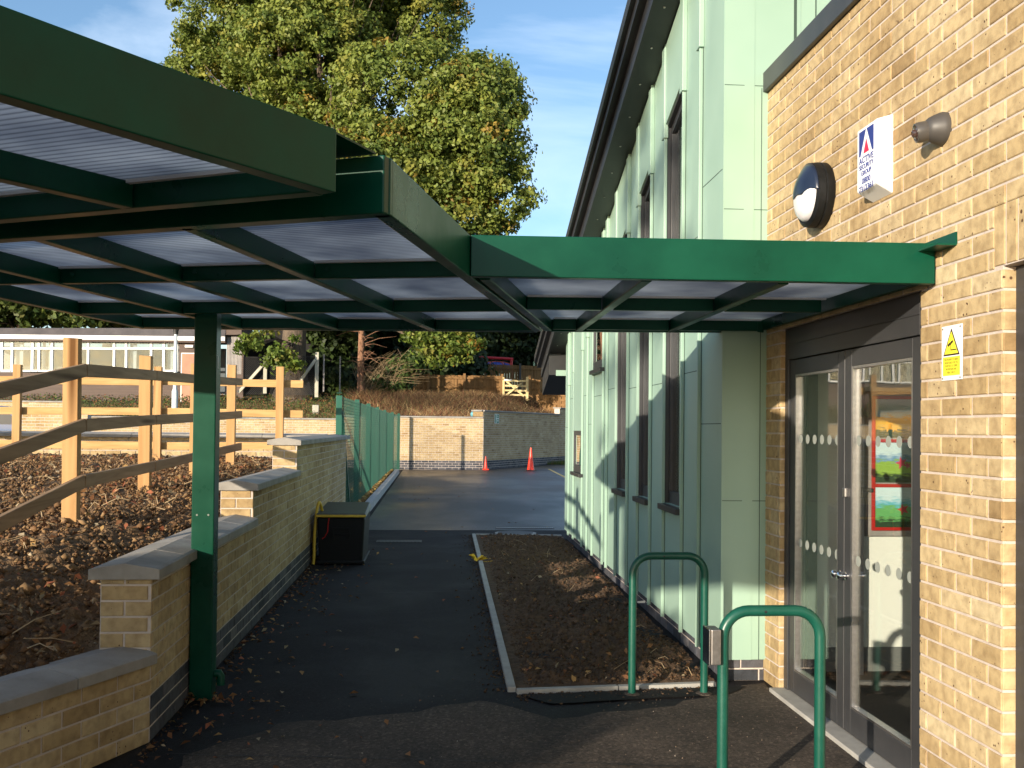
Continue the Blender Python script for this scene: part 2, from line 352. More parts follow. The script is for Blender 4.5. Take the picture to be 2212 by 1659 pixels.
mx=nt.nodes.new('ShaderNodeMix'); mx.data_type='RGBA'; nt.links.new(cl,mx.inputs[0]); nt.links.new(sky.outputs[0],mx.inputs[6]); mx.inputs[7].default_value=(6.5,7.0,7.6,1)
nt.links.new(mx.outputs[2],bg.inputs[0]); bg.inputs[1].default_value=.135
sl=bpy.data.lights.new('sun','SUN'); sl.energy=4.1; sl.angle=math.radians(.55); sl.color=(1.0,.875,.70)
so=bpy.data.objects.new('sun',sl); COL.objects.link(so)
LD=Vector((math.sin(AZ)*math.cos(EL),math.cos(AZ)*math.cos(EL),-math.sin(EL)))
so.rotation_euler=LD.to_track_quat('-Z','Y').to_euler(); so.location=(-20,-30,20)
scene.view_settings.view_transform='Standard'; scene.view_settings.look='None'; scene.view_settings.gamma=1; scene.view_settings.exposure=.95
scene.render.engine='CYCLES'
try:
    scene.cycles.transparent_max_bounces=24; scene.cycles.max_bounces=8; scene.cycles.sample_clamp_indirect=6
except Exception: pass

# ------------------------------------------------------------------ brickwork generator
def bricks(mb, org, u, nrm, length, z0, z1, holes=(), bw=.215, bh=.065, j=.010, seed=0, prof=.005, jit=.0012, zref=0.0, uref=0.0):
    """stretcher bond on the vertical plane org + u*s, facing nrm.  Material 0 = brick, 1 = mortar"""
    rr=random.Random(seed); u=Vector(u).normalized(); n=Vector(nrm).normalized(); org=Vector(org); P=bw+j; R=bh+j
    r0=math.floor((z0-zref)/R+1e-6); r1=math.ceil((z1-zref)/R-1e-6)
    zz=Vector((0,0,1))
    for r in range(r0,r1):
        a=max(zref+r*R+j/2,z0+ (0 if zref+r*R+j/2>=z0 else 0)); b=min(zref+(r+1)*R-j/2,z1)
        if b-a<.008: continue
        x=uref-(P/2 if r%2 else 0)
        k=math.floor((0-x)/P); x+=k*P
        while x<length:
            s0,s1=x+j/2,x+P-j/2
            # clip against ends and holes
            segs=[(max(s0,0),min(s1,length))]
            for (h0,h1,g0,g1) in holes:
                if b<=g0+.004 or a>=g1-.004: continue
                ns=[]
                for (p,q) in segs:
                    if q<=h0 or p>=h1: ns.append((p,q)); continue
                    if p<h0: ns.append((p,h0))
                    if q>h1: ns.append((h1,q))
                segs=ns
            for (p,q) in segs:
                if q-p<.02: continue
                brick1(mb,org,u,n,p,q,a,b,rr,prof,jit)
            x+=P
def brick1(mb,org,u,n,p,q,a,b,rr,prof=.005,jit=.0012,mi=0):
    zz=Vector((0,0,1)); d=prof+rr.uniform(-jit,jit); i=.0035
    w=lambda: rr.uniform(-.0012,.0012)
    o=[(p,a),(q,a),(q,b),(p,b)]; inn=[(p+i+w(),a+i+w()),(q-i+w(),a+i+w()),(q-i+w(),b-i+w()),(p+i+w(),b-i+w())]
    vs=[org+u*s+zz*t for s,t in o]+[org+u*s+zz*t+n*(d-.0025) for s,t in [(o[k][0],o[k][1]) for k in range(4)]]+[org+u*s+zz*t+n*d for s,t in inn]
    c=min(1,max(0,rr.gauss(.52,.19)))
    fs=[(8,9,10,11)]
    for k in range(4):
        k2=(k+1)%4; fs+= [(k,k2,4+k2,4+k),(4+k,4+k2,8+k2,8+k)]
    mb.add(vs,fs,mi,c)
def slab(mb, org,u,n,length,z0,z1,holes=(),th=.1,mi=1):
    """mortar backing with rectangular holes, front face on the plane, thickness th behind"""
    u=Vector(u).normalized(); n=Vector(n).normalized(); org=Vector(org); zz=Vector((0,0,1))
    xs=sorted(set([0,length]+[min(max(h,0),length) for H in holes for h in H[:2]])); zs=sorted(set([z0,z1]+[min(max(h,z0),z1) for H in holes for h in H[2:]]))
    for i in range(len(xs)-1):
        for k in range(len(zs)-1):
            cx=(xs[i]+xs[i+1])/2; cz=(zs[k]+zs[k+1])/2
            if any(H[0]<cx<H[1] and H[2]<cz<H[3] for H in holes): continue
            p=[org+u*xs[i]-n*th, org+u*xs[i+1]-n*th, org+u*xs[i+1], org+u*xs[i]]
            mb.hexa([q+zz*zs[k] for q in p]+[q+zz*zs[k+1] for q in p],mi,.5)
BM=[M['brick'],M['mortar']]; BLM=[M['blue'],M['mortar']]
def text_mesh(name, s, size, mat, parent, origin, xa, ya, za, align='CENTER', ext=.0008, sx=1.0, bold=0, fit=None):
    cu=bpy.data.curves.new(name,'FONT'); cu.body=s; cu.size=size; cu.align_x=align; cu.extrude=ext; cu.offset=bold
    o=bpy.data.objects.new(name,cu); COL.objects.link(o); bpy.context.view_layer.update()
    me=bpy.data.meshes.new_from_object(o.evaluated_get(bpy.context.evaluated_depsgraph_get()))
    bpy.data.objects.remove(o); bpy.data.curves.remove(cu)
    xa,ya,za=Vector(xa),Vector(ya),Vector(za)
    if fit: sx=fit/max(1e-4,max(v.co.x for v in me.vertices)-min(v.co.x for v in me.vertices))
    off=WLOC[parent.name]; og=Vector(origin)-off
    for v in me.vertices: v.co=og+xa*v.co.x*sx+ya*v.co.y+za*v.co.z
    me.materials.clear(); me.materials.append(mat); me.name=name
    ob=bpy.data.objects.new(name,me); COL.objects.link(ob); ob.parent=parent; WLOC[ob.name]=Vector(off); return ob

# ================================================================== GROUND
def sm(a,b,x):
    t=np.clip((x-a)/(b-a),0,1); return t*t*(3-2*t)
def gh(x,y):
    """terrain height (numpy arrays)"""
    x=np.asarray(x,float); y=np.asarray(y,float)
    wall=np.where(x<-3.4, 36.93-.0789*x, np.where(x<1.87, 37.2, 37.22+(x-1.87)*1.89))          # line of the far retaining wall
    d=y-wall
    h=np.where(d>0.0, 1.70+.30*sm(1.6,2.4,x)*(1-sm(0,8,d))+1.18*sm(.1,8,d)+1.7*sm(9,32,d)+.012*np.clip(d-32,0,60), 0)
    lot=.50*sm(16.5,27,y)*sm(2.2,5.0,-x)
    h=np.where(d>0.0,h,lot)
    h=h-.5*(sm(0,30,y*-1))*0
    return h
def grid(name,x0,x1,y0,y1,nx,ny,hf,mat,kind='structure',parent=None,smooth=True,ysp=None):
    xs=np.linspace(x0,x1,nx) if not hasattr(x0,'__len__') else x0
    ys=ysp if ysp is not None else np.linspace(y0,y1,ny)
    X,Y=np.meshgrid(xs,ys); Z=hf(X,Y); V=np.stack([X,Y,Z],-1).reshape(-1,3); nx=len(xs); ny=len(ys)
    i=np.arange(nx-1)[None,:]+np.arange(ny-1)[:,None]*nx; i=i.ravel(); Fc=np.stack([i,i+1,i+nx+1,i+nx],-1)
    o=npmesh(name,V,Fc,mat,parent,smooth=smooth); 
    if kind: o['kind']=kind
    return o
def fbm(X,Y,sc,seed=0,oct=4):
    sh=X.shape; x=X.ravel(); y=Y.ravel(); out=np.zeros(len(x))
    for k,(a,b) in enumerate(zip(x,y)):
        out[k]=noise.fractal(Vector((a*sc+seed*13.1,b*sc-seed*7.7,seed)),.7,2.1,oct)
    return out.reshape(sh)
xs=np.concatenate([np.linspace(-320,-30,20),np.linspace(-28,1,60),np.linspace(1.2,9,66),np.linspace(9.4,22,24),np.linspace(24,320,20)])
ys=np.concatenate([np.linspace(-220,-10,14),np.linspace(-8,34,20),np.linspace(34.5,56,150),np.linspace(56.5,70,30),np.linspace(72,500,24)])
def gfun(X,Y):
    h=gh(X,Y); bump=fbm(X,Y,.9,3,3)*.10*sm(38.2,39.5,Y-np.clip(X-1.87,0,9)*1.9)
    return h+bump-.03
grid('ground',xs,None,0,0,0,0,gfun,M['ground'],ysp=ys)
# courtyard and path (asphalt), following the shallow rise to the car park
def asphf(X,Y): return gh(X,np.minimum(Y,36.6 if True else 0))+.004+0*X
xa=np.linspace(-30,1.9,90); 
grid('courtyard',-30,1.75,-9,36.45,80,100,lambda X,Y: gh(X,np.minimum(Y,36.4))+.004,M['asphalt'])
mb=MB(); mb.add([(1.75,-9,.004),(12,-9,.004),(12,46,.004),(3.9,42.0,.004),(1.9,38.0,.004),(1.75,36.45,.004)],[(0,1,2,3,4,5)]); tag(mb.build('pavement',M['asphalt']),kind='structure')
# damp playground area beyond the slot drain
mb=MB(); mb.add([(-1.02,14.95,.008),(1.9,14.95,.008),(3.8,16,.008),(8,28,.008),(8,46,.008),(3.9,41.6,.008),(1.8,37.7,.008),(-1.02,36.4,.008)],[tuple(range(8))]); tag(mb.build('playground',M['asphalt_wet']),kind='structure')
# older apron by the entrance, its paler tone also standing in for dappled sun
def wob(pts,amp,seed):
    out=[]; rr=random.Random(seed)
    for i in range(len(pts)):
        a=Vector(pts[i]); b=Vector(pts[(i+1)%len(pts)]); n=max(2,int((b-a).length/.12))
        for k in range(n):
            p=a.lerp(b,k/n); f=amp if pts[i][2]>0 else 0; out.append((p.x+rr.uniform(-f,f),p.y+rr.uniform(-f,f),.008))
    return out
ap=wob([(-1.28,-3,0),(1.98,-3,0),(1.98,5.92,1),(1.2,5.40,1),(.62,5.25,1),(.30,5.62,1),(-.2,5.35,1),(-.75,5.2,1),(-1.1,4.7,1)],.03,4)
mb=MB(); mb.add(ap,[tuple(range(len(ap)))]); tag(mb.build('entrance_apron',M['asphalt_old']),kind='structure')

# ================================================================== BRICK ENTRANCE BUILDING
XB=2.02; YE=6.03; YN=-3.6
def Yw(px): # world y on the wall plane for a pixel column
    return W(XB, F*XB/(px-XV))[1]
bb=empty('brick_building',(XB,2.5,0),'buff brick entrance building with glazed double doors and dark grey parapet coping','building')
d1a,d1b=Yw(1987),Yw(1684); w2b=Yw(2163); w2a=w2b-2.6; ZH=2.108; ZP=3.575
holes=[(YE-d1b,YE-d1a,-.1,ZH),(YE-w2b,YE-w2a,-.1,ZH)]
s0=YE-w2b-.055; SOL=(s0,YE-w2a+.1,ZH,ZH+.225)
mb=MB(); bricks(mb,(XB,YE,0),(0,-1,0),(-1,0,0),YE-YN,0.0,ZP,holes+[SOL],seed=5,uref=.03)
rr=random.Random(9); x=s0
while x<SOL[1]:
    brick1(mb,Vector((XB,YE,0)),Vector((0,-1,0)),Vector((-1,0,0)),x+.005,x+.07,ZH+.005,ZH+.22,rr); x+=.075
slab(mb,(XB,YE,0),(0,-1,0),(-1,0,0),YE-YN,0,ZP,holes,.102)
# jamb returns of both openings
for yj,sg in ((d1b,-1),(d1a,1),(w2b,-1)):
    bricks(mb,(XB,yj,0),(1,0,0),(0,sg,0),.10,0,ZH,seed=int(yj*10),uref=-.12,prof=.004)
mb.build('wall',BM,bb,fix=False)
mb=MB(); 
mb.prism([(XB-.035,ZP),(XB+.34,ZP),(XB+.34,ZP+.13),(XB-.035,ZP+.12)],1,YN,YE-.002); mb.build('parapet_coping',M['grey'],bb,bevel=.004)
mb=MB(); mb.box(XB+.105,XB+.30,YN,YE+.10,ZH+.01,ZP-.002)   # inner leaf over the openings
mb.box(XB+.105,XB+.30,d1a-(d1a-w2b)+.0,d1a-.03,0,ZH+.01)
mb.build('inner_wall',M['int'],bb)
mb=MB(); mb.box(XB-.05,XB+.14,w2a,w2b-.0,0,.022); mb.box(XB-.06,XB+.14,d1a,d1b,0,.03); mb.build('threshold',M['concrete'],bb,bevel=.004)

# entrance doors
XF=2.045  # outer face of the frame
ym=4.895
def fr(mb,y0,y1,z0,z1,x0=XF,x1=XF+.06): mb.box(x0,x1,y0,y1,z0,z1)
df=MB(); fr(df,d1a+.002,d1a+.066,.03,ZH-.002); fr(df,d1b-.062,d1b-.002,.03,ZH-.002); fr(df,d1a+.066,d1b-.062,1.925,ZH-.002)
df.box(XF-.004,XF,d1a+.066,d1b-.062,2.010,2.014)
dfo=df.build('door_frame',M['grey'],bb,bevel=.003)

def leaf(y0,y1,hinge):
    xa,xb=XF+.008,XF+.052; st=.078
    m=MB(); m.box(xa,xb,y0,y0+st,.035,1.92); m.box(xa,xb,y1-st,y1,.035,1.92); m.box(xa,xb,y0+st,y1-st,1.835,1.92); m.box(xa,xb,y0+st,y1-st,.035,.16)
    o=m.build('door_leaf',M['grey'],bb,bevel=.003)
    g=MB(); g.box(XF+.026,XF+.032,y0+st-.005,y1-st+.005,.155,1.84); WLOC[o.name]=WLOC[bb.name]; g.build('glazing',M['glass'],o)
    b=MB()
    for (p,q,a,c) in ((y0+st,y0+st+.012,.16,1.835),(y1-st-.012,y1-st,.16,1.835),(y0+st+.012,y1-st-.012,1.823,1.835),(y0+st+.012,y1-st-.012,.16,.172)):
        b.box(xa+.002,xb-.004,p,q,a,c)
    b.build('glazing_bead',M['steel'],o)
    d=MB()
    for zc in (1.47,.885):
        n=6
        for i in range(n):
            yy=y0+st+.05+(y1-y0-2*st-.1)*i/(n-1)
            d.lathe([(.026,0),(.026,.0012)],(XF+.0245,yy,zc),(1,0,0),20)
    build_split(d,'manifestation_dot',M['frost'],o)
    return o
M['frost']=noisy('frosted_film',(.22,.24,.22),(.28,.30,.27),6,.7)
l1=leaf(d1a+.068,ym-.003,0); l2=leaf(ym+.003,d1b-.064,1)
mb=MB(); 
for yy in (ym-.035,ym+.035):
    mb.lathe([(.020,0),(.020,.006),(.012,.008),(.012,.03),(.019,.032),(.019,.045),(.012,.05)],(XF+.008,yy,.80),(-1,0,0),16)
build_split(mb,'door_knob',M['chrome'],l1,smooth=True)
mb=MB(); mb.box(XF-.008,XF+.008,ym-.045,ym-.012,1.19,1.235); mb.build('lock_case',M['steel'],l1,bevel=.003)
mb=MB(); mb.box(XF+.055,XF+.075,ym-.10,ym-.08,1.19,1.24); mb.box(XF+.07,XF+.085,ym-.17,ym-.08,1.22,1.24); mb.build('inner_handle',M['black'],l1,bevel=.004)

# second opening at the right edge of the picture
mb=MB(); x0,x1=XF+.02,XF+.08
mb.box(x0,x1,w2b-.06,w2b-.002,.022,ZH-.002); mb.box(x0,x1,w2a+.002,w2a+.06,.022,ZH-.002); mb.box(x0,x1,w2a+.06,w2b-.06,1.98,ZH-.002); mb.box(x0,x1,w2a+.06,w2b-.06,.022,.12)
mb.box(x0+.01,x1-.01,w2b-.10,w2b-.063,.122,1.978); mb.box(x0+.01,x1-.01,(w2a+w2b)/2-.04,(w2a+w2b)/2+.04,.122,1.978)
wf=mb.build('window_frame',M['grey'],bb,bevel=.003)
mb=MB(); mb.box(x0+.03,x0+.036,w2a+.06,w2b-.06,.12,1.98); mb.build('window_pane',M['glass'],wf)
mb=MB()
for i in range(60): mb.add([(2.17,w2b-.14,1.95-.03*i),(2.17,w2a+.1,1.95-.03*i),(2.192,w2a+.1,1.938-.03*i),(2.192,w2b-.14,1.938-.03*i)],[(0,1,2,3)])
mb.build('blind',M['slat'],bb,fix=False)

# lobby behind the doors
mb=MB(); YL=6.14
mb.box(2.32,5.2,YL,YL+.12,0.0,2.5); mb.box(5.2,5.3,.2,YL+.12,0,2.5); mb.build('lobby_wall',M['int'],bb)
mb=MB(); mb.box(2.16,5.2,.2,YL,2.38,2.46); mb.build('lobby_ceiling',M['white'],bb)
mb=MB(); mb.box(2.16,5.2,.2,YL,0.004,.02); mb.build('lobby_floor',M['carpet'],bb)
mb=MB(); mb.box(2.34,5.2,YL-.018,YL-.002,.022,.17); mb.build('skirting',M['skirt'],bb)
mb=MB(); mb.box(2.58,2.66,YL-.10,YL-.02,.02,2.37); mb.box(2.32,2.38,YL-.06,YL-.02,.02,2.37); mb.build('inner_door_frame',M['grey'],bb)

# noticeboard on the lobby wall
nbx0,nbx1,nz0,nz1=2.74,3.62,.90,1.74
nb=empty('noticeboard',(3.1,YL,1.3),"red-framed noticeboard with children's flower paintings seen through the right door glass",'noticeboard')
mb=MB(); mb.box(nbx0-.045,nbx1+.04,YL-.022,YL-.002,nz0-.04,nz1+.03); mb.build('backing_board',M['slat'],nb,bevel=.01)
M['redf']=flat('red_frame',(.42,.02,.015),.4); mb=MB()
zs=[nz0,nz0+.28,nz0+.56,nz1]
mb.box(nbx0,nbx0+.02,YL-.035,YL-.024,nz0,nz1); mb.box(nbx1-.02,nbx1,YL-.035,YL-.024,nz0,nz1)
for z in (zs[0],zs[1]-.01,zs[2]-.01,zs[3]-.02): mb.box(nbx0+.02,nbx1-.02,YL-.035,YL-.024,z,z+.02)
mb.build('frame',M['redf'],nb)
def paintmat(name,top,bot,seed):
    m,nt,b=newmat(name); tc=N(nt,'ShaderNodeTexCoord'); sx=N(nt,'ShaderNodeSeparateXYZ'); L(nt,tc.outputs['Generated'],sx.inputs[0])
    n=N(nt,'ShaderNodeTexNoise'); n.inputs['Scale'].default_value=7; n.inputs['Detail'].default_value=4; mp=N(nt,'ShaderNodeMapping'); mp.inputs['Location'].default_value=(seed,0,0); mp.inputs['Scale'].default_value=(1,1,2.5); L(nt,tc.outputs['Generated'],mp.inputs[0]); L(nt,mp.outputs[0],n.inputs['Vector'])
    ad=N(nt,'ShaderNodeMath',operation='MULTIPLY_ADD'); ad.inputs[1].default_value=.5; L(nt,n.outputs['Fac'],ad.inputs[0]); L(nt,sx.outputs['Z'],ad.inputs[2])
    L(nt,ramp(nt,ad.outputs[0],[(.40,(.02,.05,.02)),(.5,bot),(.75,bot),(.84,top),(1.1,(.55,.7,.75))]),b.inputs['Base Color']); b.inputs['Roughness'].default_value=.7; return m
for i in range(3):
    for k in range(2):
        xa=nbx0+.022+k*.42; xb=xa+.40
        mb=MB(); mb.box(xa,xb,YL-.030,YL-.026,zs[i]+.02,zs[i+1]-.012 if i<2 else nz1-.02)
        p=mb.build('painting',paintmat('painted_paper_%d%d'%(i,k),[(.10,.42,.55),(.12,.28,.5),(.35,.6,.7)][i],[(.12,.38,.12),(.25,.42,.06),(.6,.35,.03)][i],i*3+k),nb)
        fl=MB(); rr=random.Random(i*2+k)
        for q in range(4 if i<2 else 3):
            cx=rr.uniform(xa+.05,xb-.05); cz=rr.uniform(zs[i]+.07,zs[i]+.17); R=rr.uniform(.018,.042)
            pts=[(cx+(R if a%2 else R*.4)*math.cos(a*math.pi/5+rr.uniform(-.15,.15)),cz+(R if a%2 else R*.4)*math.sin(a*math.pi/5)) for a in range(10)]
            fl.prism(pts,1,YL-.0325-.0002*q,YL-.0305)
        WLOC[p.name]=WLOC[nb.name]; build_split(fl,'painted_flower',flat('flower_%d%d'%(i,k),[(.6,.03,.05),(.55,.04,.10),(.75,.35,.02)][i],.7),p)

# ---- things fixed to the brick wall
def OW(px,py,off=0):
    """point on the brick wall plane seen at a pixel"""
    D=F*(XB-off)/(px-XV); z=CAMZ+(YH+ROLL*(px-XV)-py)*D/F; p=W(XB-off,D); return Vector((XB-off,p[1],z))
# bulkhead lamp
c=OW(1776,421); yc_,zc=c.y,c.z
bl=empty('bulkhead_lamp',(XB,yc_,zc),'round black bulkhead wall lamp with half-shaded white diffuser, left of the alarm box','wall lamp')
R=.168
mb=MB(); mb.lathe([(R-.01,.0),(R,.012),(R,.045),(R-.004,.048),(R-.004,.052),(R,.055),(R-.004,.088),(R-.022,.10),(R-.03,.094)],(XB,yc_,zc),(-1,0,0),48); mb.build('housing',M['blackm'],bl,smooth=True)
M['diff']=noisy('opal_diffuser',(.68,.66,.68),(.74,.72,.74),3,.3)
mb=MB(); mb.lathe([(R-.031,.06),(R-.032,.10),(R-.05,.122),(R-.09,.137),(.02,.142)],(XB,yc_,zc),(-1,0,0),40); mb.build('diffuser',M['diff'],bl,smooth=True)
# eyelid hood: upper part of a slightly larger dome, bottom edge dips in the middle
mb=MB(); n=36; rows=8; vs=[]; fs=[]
for i in range(n+1):
    th=math.pi*(i/n)*1.10-.05*math.pi
    for k in range(rows+1):
        rad=(R-.004)*(1-k/rows); dep=.096+.052*math.sin(min(1,(k/rows)*1.25)*math.pi/2)
        yy=rad*math.cos(th); zz_=rad*math.sin(th)
        zz_=max(zz_, -.012-.02*math.cos(yy/R*4.5)*1.0)
        vs.append((XB-dep,yc_+yy,zc+zz_))
for i in range(n):
    for k in range(rows): a=i*(rows+1)+k; fs.append((a,a+1,a+rows+2,a+rows+1))
mb.add(vs,fs); ho=mb.build('hood',noisy('hood_black_gloss',(.010,.016,.035),(.014,.022,.045),5,.3),bl,smooth=True)
md=ho.modifiers.new('t','SOLIDIFY'); md.thickness=.006
# alarm box
a0=OW(1927,241); a1=OW(1927,416); yA=a0.y; zA1=a0.z; zA0=a1.z; yB=yA+.205; dp=.082
ab=empty('alarm_box',(XB,(yA+yB)/2,(zA0+zA1)/2),'white security alarm box with blue and red triangle logo and phone number','alarm box')
mb=MB()
bp0=.018
pts_b=[(XB,yA,zA0),(XB,yB,zA0+.01),(XB,yB,zA1-.03),(XB,yA,zA1)]
g=[(XB,yA-.012,zA0-.015),(XB,yB+.012,zA0-.005),(XB,yB+.012,zA1-.005),(XB,yA-.012,zA1+.012)]
f=[(XB-dp,yA,zA0+.035),(XB-dp,yB,zA0+.035),(XB-dp,yB,zA1-.02),(XB-dp,yA,zA1-.02)]
mb.add([(XB,yA,zA0),(XB,yB,zA0),(XB-dp,yB,zA0+.045),(XB-dp,yA,zA0+.045),(XB,yA,zA1),(XB,yB,zA1),(XB-dp,yB,zA1-.025),(XB-dp,yA,zA1-.025)],[(0,1,2,3),(7,6,5,4),(0,4,5,1),(1,5,6,2),(2,6,7,3),(3,7,4,0)])
mb.build('case',noisy('white_gloss_plastic',(.82,.82,.82),(.86,.86,.86),3,.25),ab,bevel=.008)
M['navy']=flat('navy_print',(.02,.035,.20),.5); M['redp']=flat('red_print',(.70,.015,.06),.5)
fx=XB-dp-.0005; zt=zA1-.040; ycn=(yA+yB)/2
def tri(mat,pts,name,k=0):
    m=MB(); m.prism([(ycn-s,zt-t) for s,t in pts],0,fx-.0012-k*.0008,fx+.001); return m.build(name,mat,ab)
tri(M['navy'],[(-.075,0),(-.005,0),(-.062,.112),(-.075,.112)],'logo_blue_left')
tri(M['navy'],[(.005,0),(.075,0),(.075,.112),(.062,.112)],'logo_blue_right')
tri(M['redp'],[(0,.045),(.028,.106),(-.028,.106)],'logo_red_triangle')
for s,sz,dz,ft in (('ACTIVE',.040,.148,.150),('SECURITY',.029,.175,.150),('GROUP',.029,.204,.105),('0800',.037,.243,.088),('7312361',.037,.277,.145)):
    text_mesh('lettering',s,sz,M['navy'],ab,(fx-.0002,ycn,zt-dz),(0,-1,0),(0,0,1),(-1,0,0),fit=ft,bold=.0004)
# security camera
c=OW(2035,275)
cc=empty('security_camera',(XB,c.y,c.z),'grey bullet security camera beside the white alarm box','security camera')
ax=Vector((-.88,.18,-.18)).normalized()
mb=MB(); mb.lathe([(.064,-.004),(.066,.012),(.062,.025),(.054,.045),(.046,.062),(.036,.074),(.02,.080)],(XB,c.y,c.z),(-1,0.05,-.05),32); mb.build('mount',noisy('camera_grey',(.050,.046,.043),(.070,.064,.060),4,.5),cc,smooth=True)
mb=MB(); o=Vector((XB-.030,c.y+.004,c.z)); mb.lathe([(.030,0),(.040,.03),(.041,.07),(.038,.082),(.033,.083),(.030,.078)],o,ax,28); mb.build('camera_body',noisy('camera_grey_body',(.060,.055,.051),(.080,.073,.068),4,.35),cc,smooth=True)
mb=MB(); mb.lathe([(.030,.076),(.028,.082),(.016,.084),(.015,.094),(.010,.096),(.009,.090)],o,ax,24); mb.build('lens',flat('lens_dark',(.06,.035,.03),.12,0,1),cc,smooth=True)
# cctv warning sign
s0_=OW(2036,706.6); s1_=OW(2079,698.3); s2_=OW(2037.5,822.7)
ws=empty('warning_sign',(XB,(s0_.y+s1_.y)/2,s0_.z-.1),'small white and yellow camera warning sign screwed to the brick wall','sign')
ya,yb=s1_.y,s0_.y; zt=s0_.z; zb=s2_.z; xs_=XB-.0105; ycn=(ya+yb)/2
mb=MB(); mb.box(XB-.010,XB-.006,ya,yb,zb,zt); mb.build('plate',noisy('sign_white',(.80,.80,.80),(.84,.84,.84),3,.35),ws)
M['sy']=flat('sign_yellow',(.86,.78,.05),.45); M['sk']=flat('sign_black',(.03,.012,.01),.5)
h=zt-zb; wq=yb-ya
mb=MB(); A=[(0,.018),(.055,.112),(-.055,.112)]; sgn=lambda s,t:(ycn-s,zt-t)
mb.prism([sgn(0,.012),sgn(.061,.117),sgn(-.061,.117)],0,xs_-.0005,xs_+.001); mb.build('triangle_border',M['sk'],ws)
mb=MB(); mb.prism([sgn(0,.024),sgn(.051,.111),sgn(-.051,.111)],0,xs_-.0012,xs_-.0006); mb.build('triangle_field',M['sy'],ws)
mb=MB(); mb.prism([sgn(-.026,.074),sgn(.012,.058),sgn(.016,.066),sgn(-.022,.083)],0,xs_-.002,xs_-.0013); mb.prism([sgn(-.003,.07),sgn(0,.07),sgn(0,.097),sgn(-.003,.097)],0,xs_-.002,xs_-.0013); mb.prism([sgn(-.003,.094),sgn(.040,.094),sgn(.042,.098),sgn(-.003,.098)],0,xs_-.0019,xs_-.00135); mb.build('camera_pictogram',M['sk'],ws)
mb=MB(); mb.prism([sgn(-.064,.122),sgn(.064,.122),sgn(.064,.195),sgn(-.064,.195)],0,xs_-.0006,xs_+.001); mb.build('text_panel',M['sy'],ws)
for i,s in enumerate(('THIS PROPERTY IS BEING','MONITORED FOR THE','PURPOSES OF CRIME','PREVENTION AND','PUBLIC SAFETY')):
    text_mesh('lettering',s,.0125,flat('sign_text_%d'%i,(.18,.16,.02),.5),ws,(xs_-.0009,ycn,zt-.137-.0125*i),(0,-1,0),(0,0,1),(-1,0,0),sx=.78,ext=.0003)
mb=MB()
for s,t in ((-.066,.010),(.066,.010),(-.066,h-.008),(.066,h-.008)): mb.lathe([(.004,0),(.0035,.002)],(XB-.010,ycn-s,zt-t),(-1,0,0),10)
build_split(mb,'screw',M['steel'],ws)
# ================================================================== PALE GREEN CLAD BUILDING
gb=empty('clad_building',(1.78,10,0),'pale green metal-clad building with raking dark roof edge and tall slot windows','building')
G0=Vector((*W(1.742,6.09),0)); G1=Vector((*W(1.835,13.95),0)); GD=(G1-G0).normalized(); GL=(G1-G0).length; GN=Vector((-GD.y,GD.x,0))  # outward (towards -x)
def GP(s,off,z): p=G0+GD*s+GN*off; return Vector((p.x,p.y,z))
def gbox(mb,s0,s1,o0,o1,z0,z1,z0b=None,z1b=None,mi=None):
    z0b=z0 if z0b is None else z0b; z1b=z1 if z1b is None else z1b
    mb.hexa([GP(s0,o0,z0),GP(s1,o0,z0b),GP(s1,o1,z0b),GP(s0,o1,z0),GP(s0,o0,z1),GP(s1,o0,z1b),GP(s1,o1,z1b),GP(s0,o1,z1)],mi)
def sof(s): return 4.62-.280*(s-.95)          # soffit line along the wall
# windows: (s0,s1,sill z,head drop below the soffit or absolute)
def sD(px): # wall coordinate s for pixel column
    k=(px-XV)/F; # X = k*D ; points on line
    a=W(1.742,6.09); 
    X0,D0,X1,D1=1.742,6.09,1.835,13.95; t=(k*D0-X0)/((X1-X0)-k*(D1-D0)); return t*GL
wins=[(sD(1475),sD(1436),.965,None),(sD(1406),sD(1380),.95,None),(sD(1356),sD(1333),.95,None),(sD(1304),sD(1282),2.17,2.95),(sD(1259.5),sD(1241),.98,1.50)]
print('wins',wins)
seam=[.03]
edges=[sD(x) for x in (1512,1475.5,1436,1406.5,1379.5,1357,1332.5,1312.5)]
edges=[0.0]+edges; last=edges[-1]
for tgt in (wins[3][0],wins[3][1],wins[4][0],wins[4][1],GL):
    n_=1 if tgt in (wins[3][1],wins[4][1]) else max(1,round((tgt-last)/.5))
    for q in range(1,n_+1): edges.append(last+(tgt-last)*q/n_)
    last=tgt
CB=.135
wall=MB(); sm_=MB(); jn=MB(); rr=random.Random(3)
